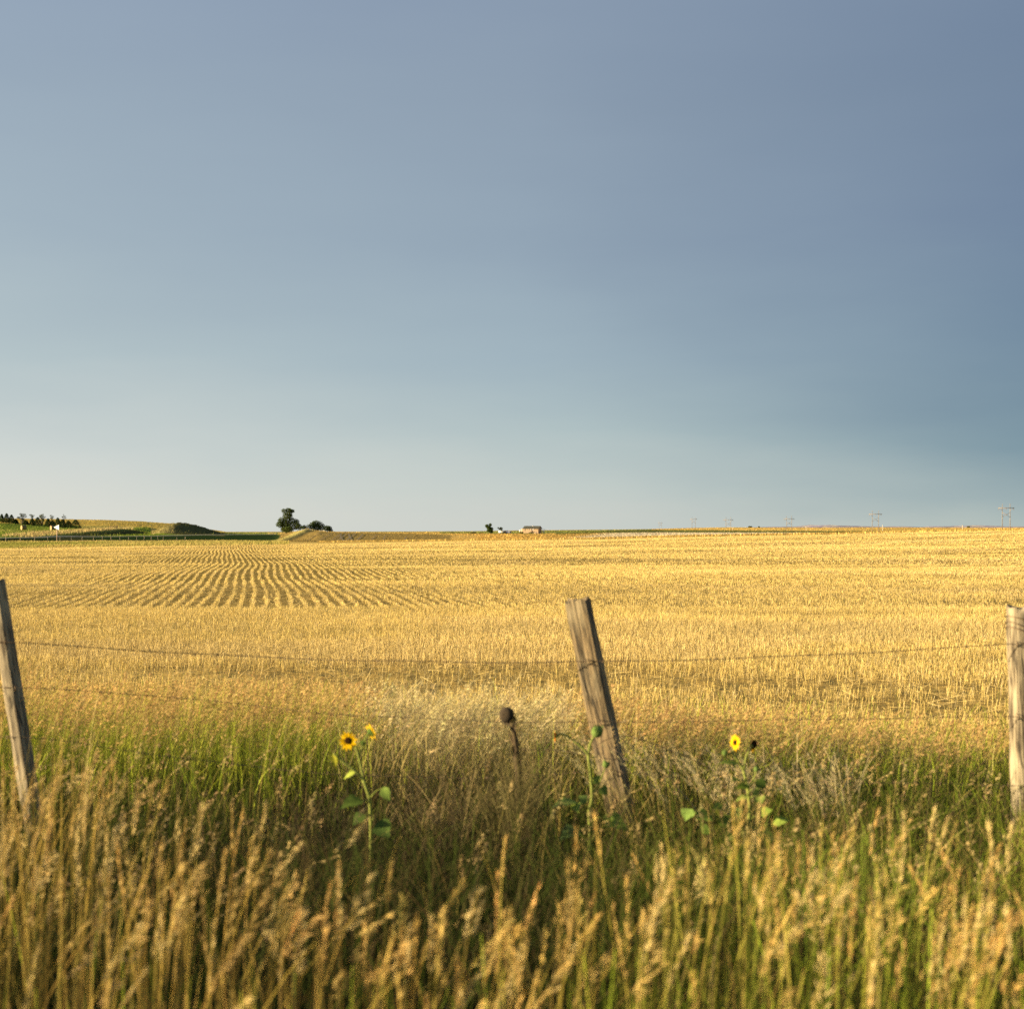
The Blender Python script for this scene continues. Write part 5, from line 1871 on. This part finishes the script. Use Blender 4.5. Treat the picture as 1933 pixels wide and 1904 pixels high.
# propane tank left of the house
p = on_ground(crop(1260, 1270, 19.33, 180, 520)[0], 822)
root = empty('storage_tank', p, 'small white upright tank beyond the left end of the farmhouse', 'tank')
rt_ = 32 * kk
zt = wp(*crop(1260, 1270, 19.33, 180, 440), 822).z - p.z
b = Bag()
V, Qs = tube([Vector((0, 0, zt - 1.1)), Vector((0, 0, zt - 1.0)), Vector((0, 0, zt - 0.2)), Vector((0, 0, zt))], [rt_ * 0.7, rt_, rt_, rt_ * 0.5], 14)
b.add(V, Qs, (0.1, 0.1, 0.1))
b.build('tank', M_white, root, smooth=True)
b = Bag()
for a in range(4):
    q = Vector((math.cos(a * PI / 2 + .7) * rt_ * .8, math.sin(a * PI / 2 + .7) * rt_ * .8, 0))
    V, Qs = tube([q + Vector((0, 0, -0.3)), q + Vector((0, 0, zt - 1.0))], 0.05, 5)
    b.add(V, Qs, (0.1, 0.1, 0.1))
b.build('leg_frame', M_oldpost, root)

# white trailer, brown shed and blue grey van
kt = 800 / F / 10.74 / 1.2933
cf = lambda x, y: wp(*crop(1120, 1255, 10.74, x, y), 800)
p = on_ground(crop(1120, 1255, 10.74, 1115, 510)[0], 798)
root = empty('trailer', p, 'low white box trailer left of the brown shed', 'trailer', rz=R(-14))
w2 = 122 * kt / 2
zt = cf(1115, 440).z - p.z
zb = max(0.45, zt - 58 * kt)
bb = boxes('body', [(-w2, w2, -1.1, 1.1, zb, zt)], M_white, root)
boxes('door', [(w2 * 0.45, w2 * 0.8, -1.13, -1.09, zb + .1, zt - .15)], M_trim, bb)
for sx_ in (-0.35, 0.35):
    V, Qs = tube([Vector((sx_, -1.08, 0.32)), Vector((sx_, -0.85, 0.32))], 0.32, 14)
    b = Bag()
    b.add(V, Qs, (0.1, 0.1, 0.1))
    b.build('wheel', M_dark, root)
boxes('chassis', [(-w2 * 1.3, w2, -0.7, 0.7, zb - 0.2, zb - 0.01)], M_dark, root)
p = on_ground(crop(1120, 1255, 10.74, 1232, 512)[0], 800)
root = empty('shed', p, 'small brown shed between the white trailer and blue grey van', 'shed', rz=R(-12))
w2 = 96 * kt / 2
zt = cf(1230, 436).z - p.z
boxes('wall', [(-w2, w2, -1.2, 1.2, -0.3, zt - .02)], plain('shed_boards', (0.40, 0.29, 0.18), 0.9, noise=3), root)
boxes('roof', [(-w2 - .15, w2 + .15, -1.4, 1.4, zt, zt + .16)], M_dark, root)
boxes('door', [(w2 * 0.2, w2 * 0.75, -1.24, -1.19, 0, zt - .4)], plain('shed_door', (0.48, 0.33, 0.22), 0.9), root)
p = on_ground(crop(1120, 1255, 10.74, 1312, 510)[0], 799)
root = empty('van', p, 'blue grey van parked right of the brown shed', 'van', rz=R(75))
zt = cf(1310, 443).z - p.z
M_van = plain('van_paint', (0.24, 0.25, 0.36), 0.4)
b = Bag()
hw = 0.88
sec = [(-1.9, 0.35), (-1.9, zt * 0.62), (-1.35, zt * 0.68), (-0.75, zt), (1.85, zt), (1.95, 0.35)]
V = [(x_, -hw, z_) for x_, z_ in sec] + [(x_, hw, z_) for x_, z_ in sec]
me = bpy.data.meshes.new('body')
me.from_pydata(V, [], [tuple(range(6)), tuple(range(11, 5, -1))] + [(i, (i + 1) % 6 + 0, (i + 1) % 6 + 6, i + 6) for i in range(6)])
me.update()
link_mesh('body', me, M_van, root)
for (wx, wy) in ((-1.25, -1), (1.25, -1), (-1.25, 1), (1.25, 1)):
    V, Qs = tube([Vector((wx, wy * (hw + .02), 0.33)), Vector((wx, wy * (hw - .2), 0.33))], 0.33, 14)
    b = Bag()
    b.add(V, Qs, (0.1, 0.1, 0.1))
    b.build('wheel', M_dark, root)
boxes('side_window', [(-0.5, 0.6, -hw - .015, -hw + .03, zt * .66, zt * .9)], M_dark, root)
boxes('side_window', [(-0.5, 0.6, hw - .03, hw + .015, zt * .66, zt * .9)], M_dark, root)

# ------------------------------------------------------------------ power line
M_pole = plain('pole_wood', (0.22, 0.18, 0.14), 0.9)
M_arm = plain('arm_wood', (0.22, 0.17, 0.13), 0.9)


def pylon(x, Y, ytop, ybase, label, rz):
    X = (x - CX) / F * Y
    z0 = EYE - (ybase - HY) / F * Y
    zg = tz(X, Y)
    H = (ybase - ytop) / F * Y
    root = empty('power_pylon', (X, Y, z0), label, 'pylon', 'wooden twin pole power pylons', rz)
    sp = H * 0.145
    for s in (-1, 1):
        b = Bag()
        V, Qs = tube([Vector((s * sp, 0, min(-0.5, zg - z0 - 0.5))), Vector((s * sp, 0, H * 0.5)), Vector((s * sp, 0, H))], [0.27, 0.24, 0.18], 8)
        b.add(V, Qs, (0.1, 0.1, 0.1))
        b.build('pole', M_pole, root, smooth=True)
    boxes('crossarm', [(-H * 0.30, H * 0.30, -0.5, -0.28, H * 0.825, H * 0.845), (-H * 0.30, H * 0.30, 0.28, 0.5, H * 0.825, H * 0.845)], M_arm, root)
    b = Bag()
    for s in (-1, 1):
        V, Qs = tube([Vector((s * sp, 0.25 * s, H * 0.66)), Vector((-s * sp, 0.25 * s, H * 0.48))], 0.13, 6)
        b.add(V, Qs, (0.1, 0.1, 0.1))
        V, Qs = tube([Vector((s * sp, -0.3, H * 0.74)), Vector((s * H * 0.26, -0.3, H * 0.825))], 0.10, 6)
        b.add(V, Qs, (0.1, 0.1, 0.1))
    b.build('cross_brace', M_arm, root)
    for s in (-0.28, 0.0, 0.28):
        b = Bag()
        V, Qs = tube([Vector((s * H, 0, H * 0.83)), Vector((s * H, 0, H * 0.78)), Vector((s * H, 0, H * 0.745))], [0.10, 0.15, 0.10], 7)
        b.add(V, Qs, (0.1, 0.1, 0.1))
        b.build('insulator', M_arm, root)
    return root


pyl = [pylon(1899.5, 1155, 950.5, 999.6, 'nearest and tallest twin pole pylon at the right edge', R(-8)),
       pylon(1652.5, 1400, 963.5, 1003.2, 'twin pole pylon with a clear cross brace, second from the right', R(-8)),
       pylon(1489.5, 1660, 973.5, 1006.5, 'third twin pole pylon from the right, its left pole faint', R(-10)),
       pylon(1375.0, 1800, 975.6, 1006.8, 'twin pole pylon beside a thin pale pole, fourth from the right', R(-10)),
       pylon(1309.5, 2440, 975.8, 997.0, 'small twin pole pylon rising behind the gold crest', R(-10)),
       pylon(1246.5, 3600, 984.5, 999.2, 'tiniest and farthest twin pole pylon, left end of the power line', R(-10))]
M_cable = plain('cable', (0.18, 0.18, 0.18), 0.5, 0.5)

M_pale = plain('pale_pole', (0.62, 0.52, 0.36), 0.7)
for (x, y0, y1, Y, lab) in ((1383, 996.3, 1003, 1720, 'thin pale pole standing just right of the fourth pylon'),
                            (1522, 994, 1003, 1720, 'thin pale pole in the gold field right of the third pylon'),
                            (1666, 991.5, 1001, 1500, 'thin pale pole right of the cross braced pylon'),
                            (1817, 991.5, 999, 1500, 'lone thin pale pole between the two nearest pylons')):
    X = (x - CX) / F * Y
    z1 = EYE - (y0 - HY) / F * Y
    zg = tz(X, Y)
    root = empty('utility_pole', (X, Y, zg), lab, 'pole', 'thin pale poles in the far gold field')
    b = Bag()
    V, Qs = tube([Vector((0, 0, -0.5)), Vector((0, 0, max(3, z1 - zg)))], [0.26, 0.2], 8)
    b.add(V, Qs, (0.1, 0.1, 0.1))
    b.build('pole', M_pale, root, smooth=True)
    boxes('cap', [(-0.3, 0.3, -0.3, 0.3, max(3, z1 - zg) - 0.01, max(3, z1 - zg) + 0.2)], M_pale, root)
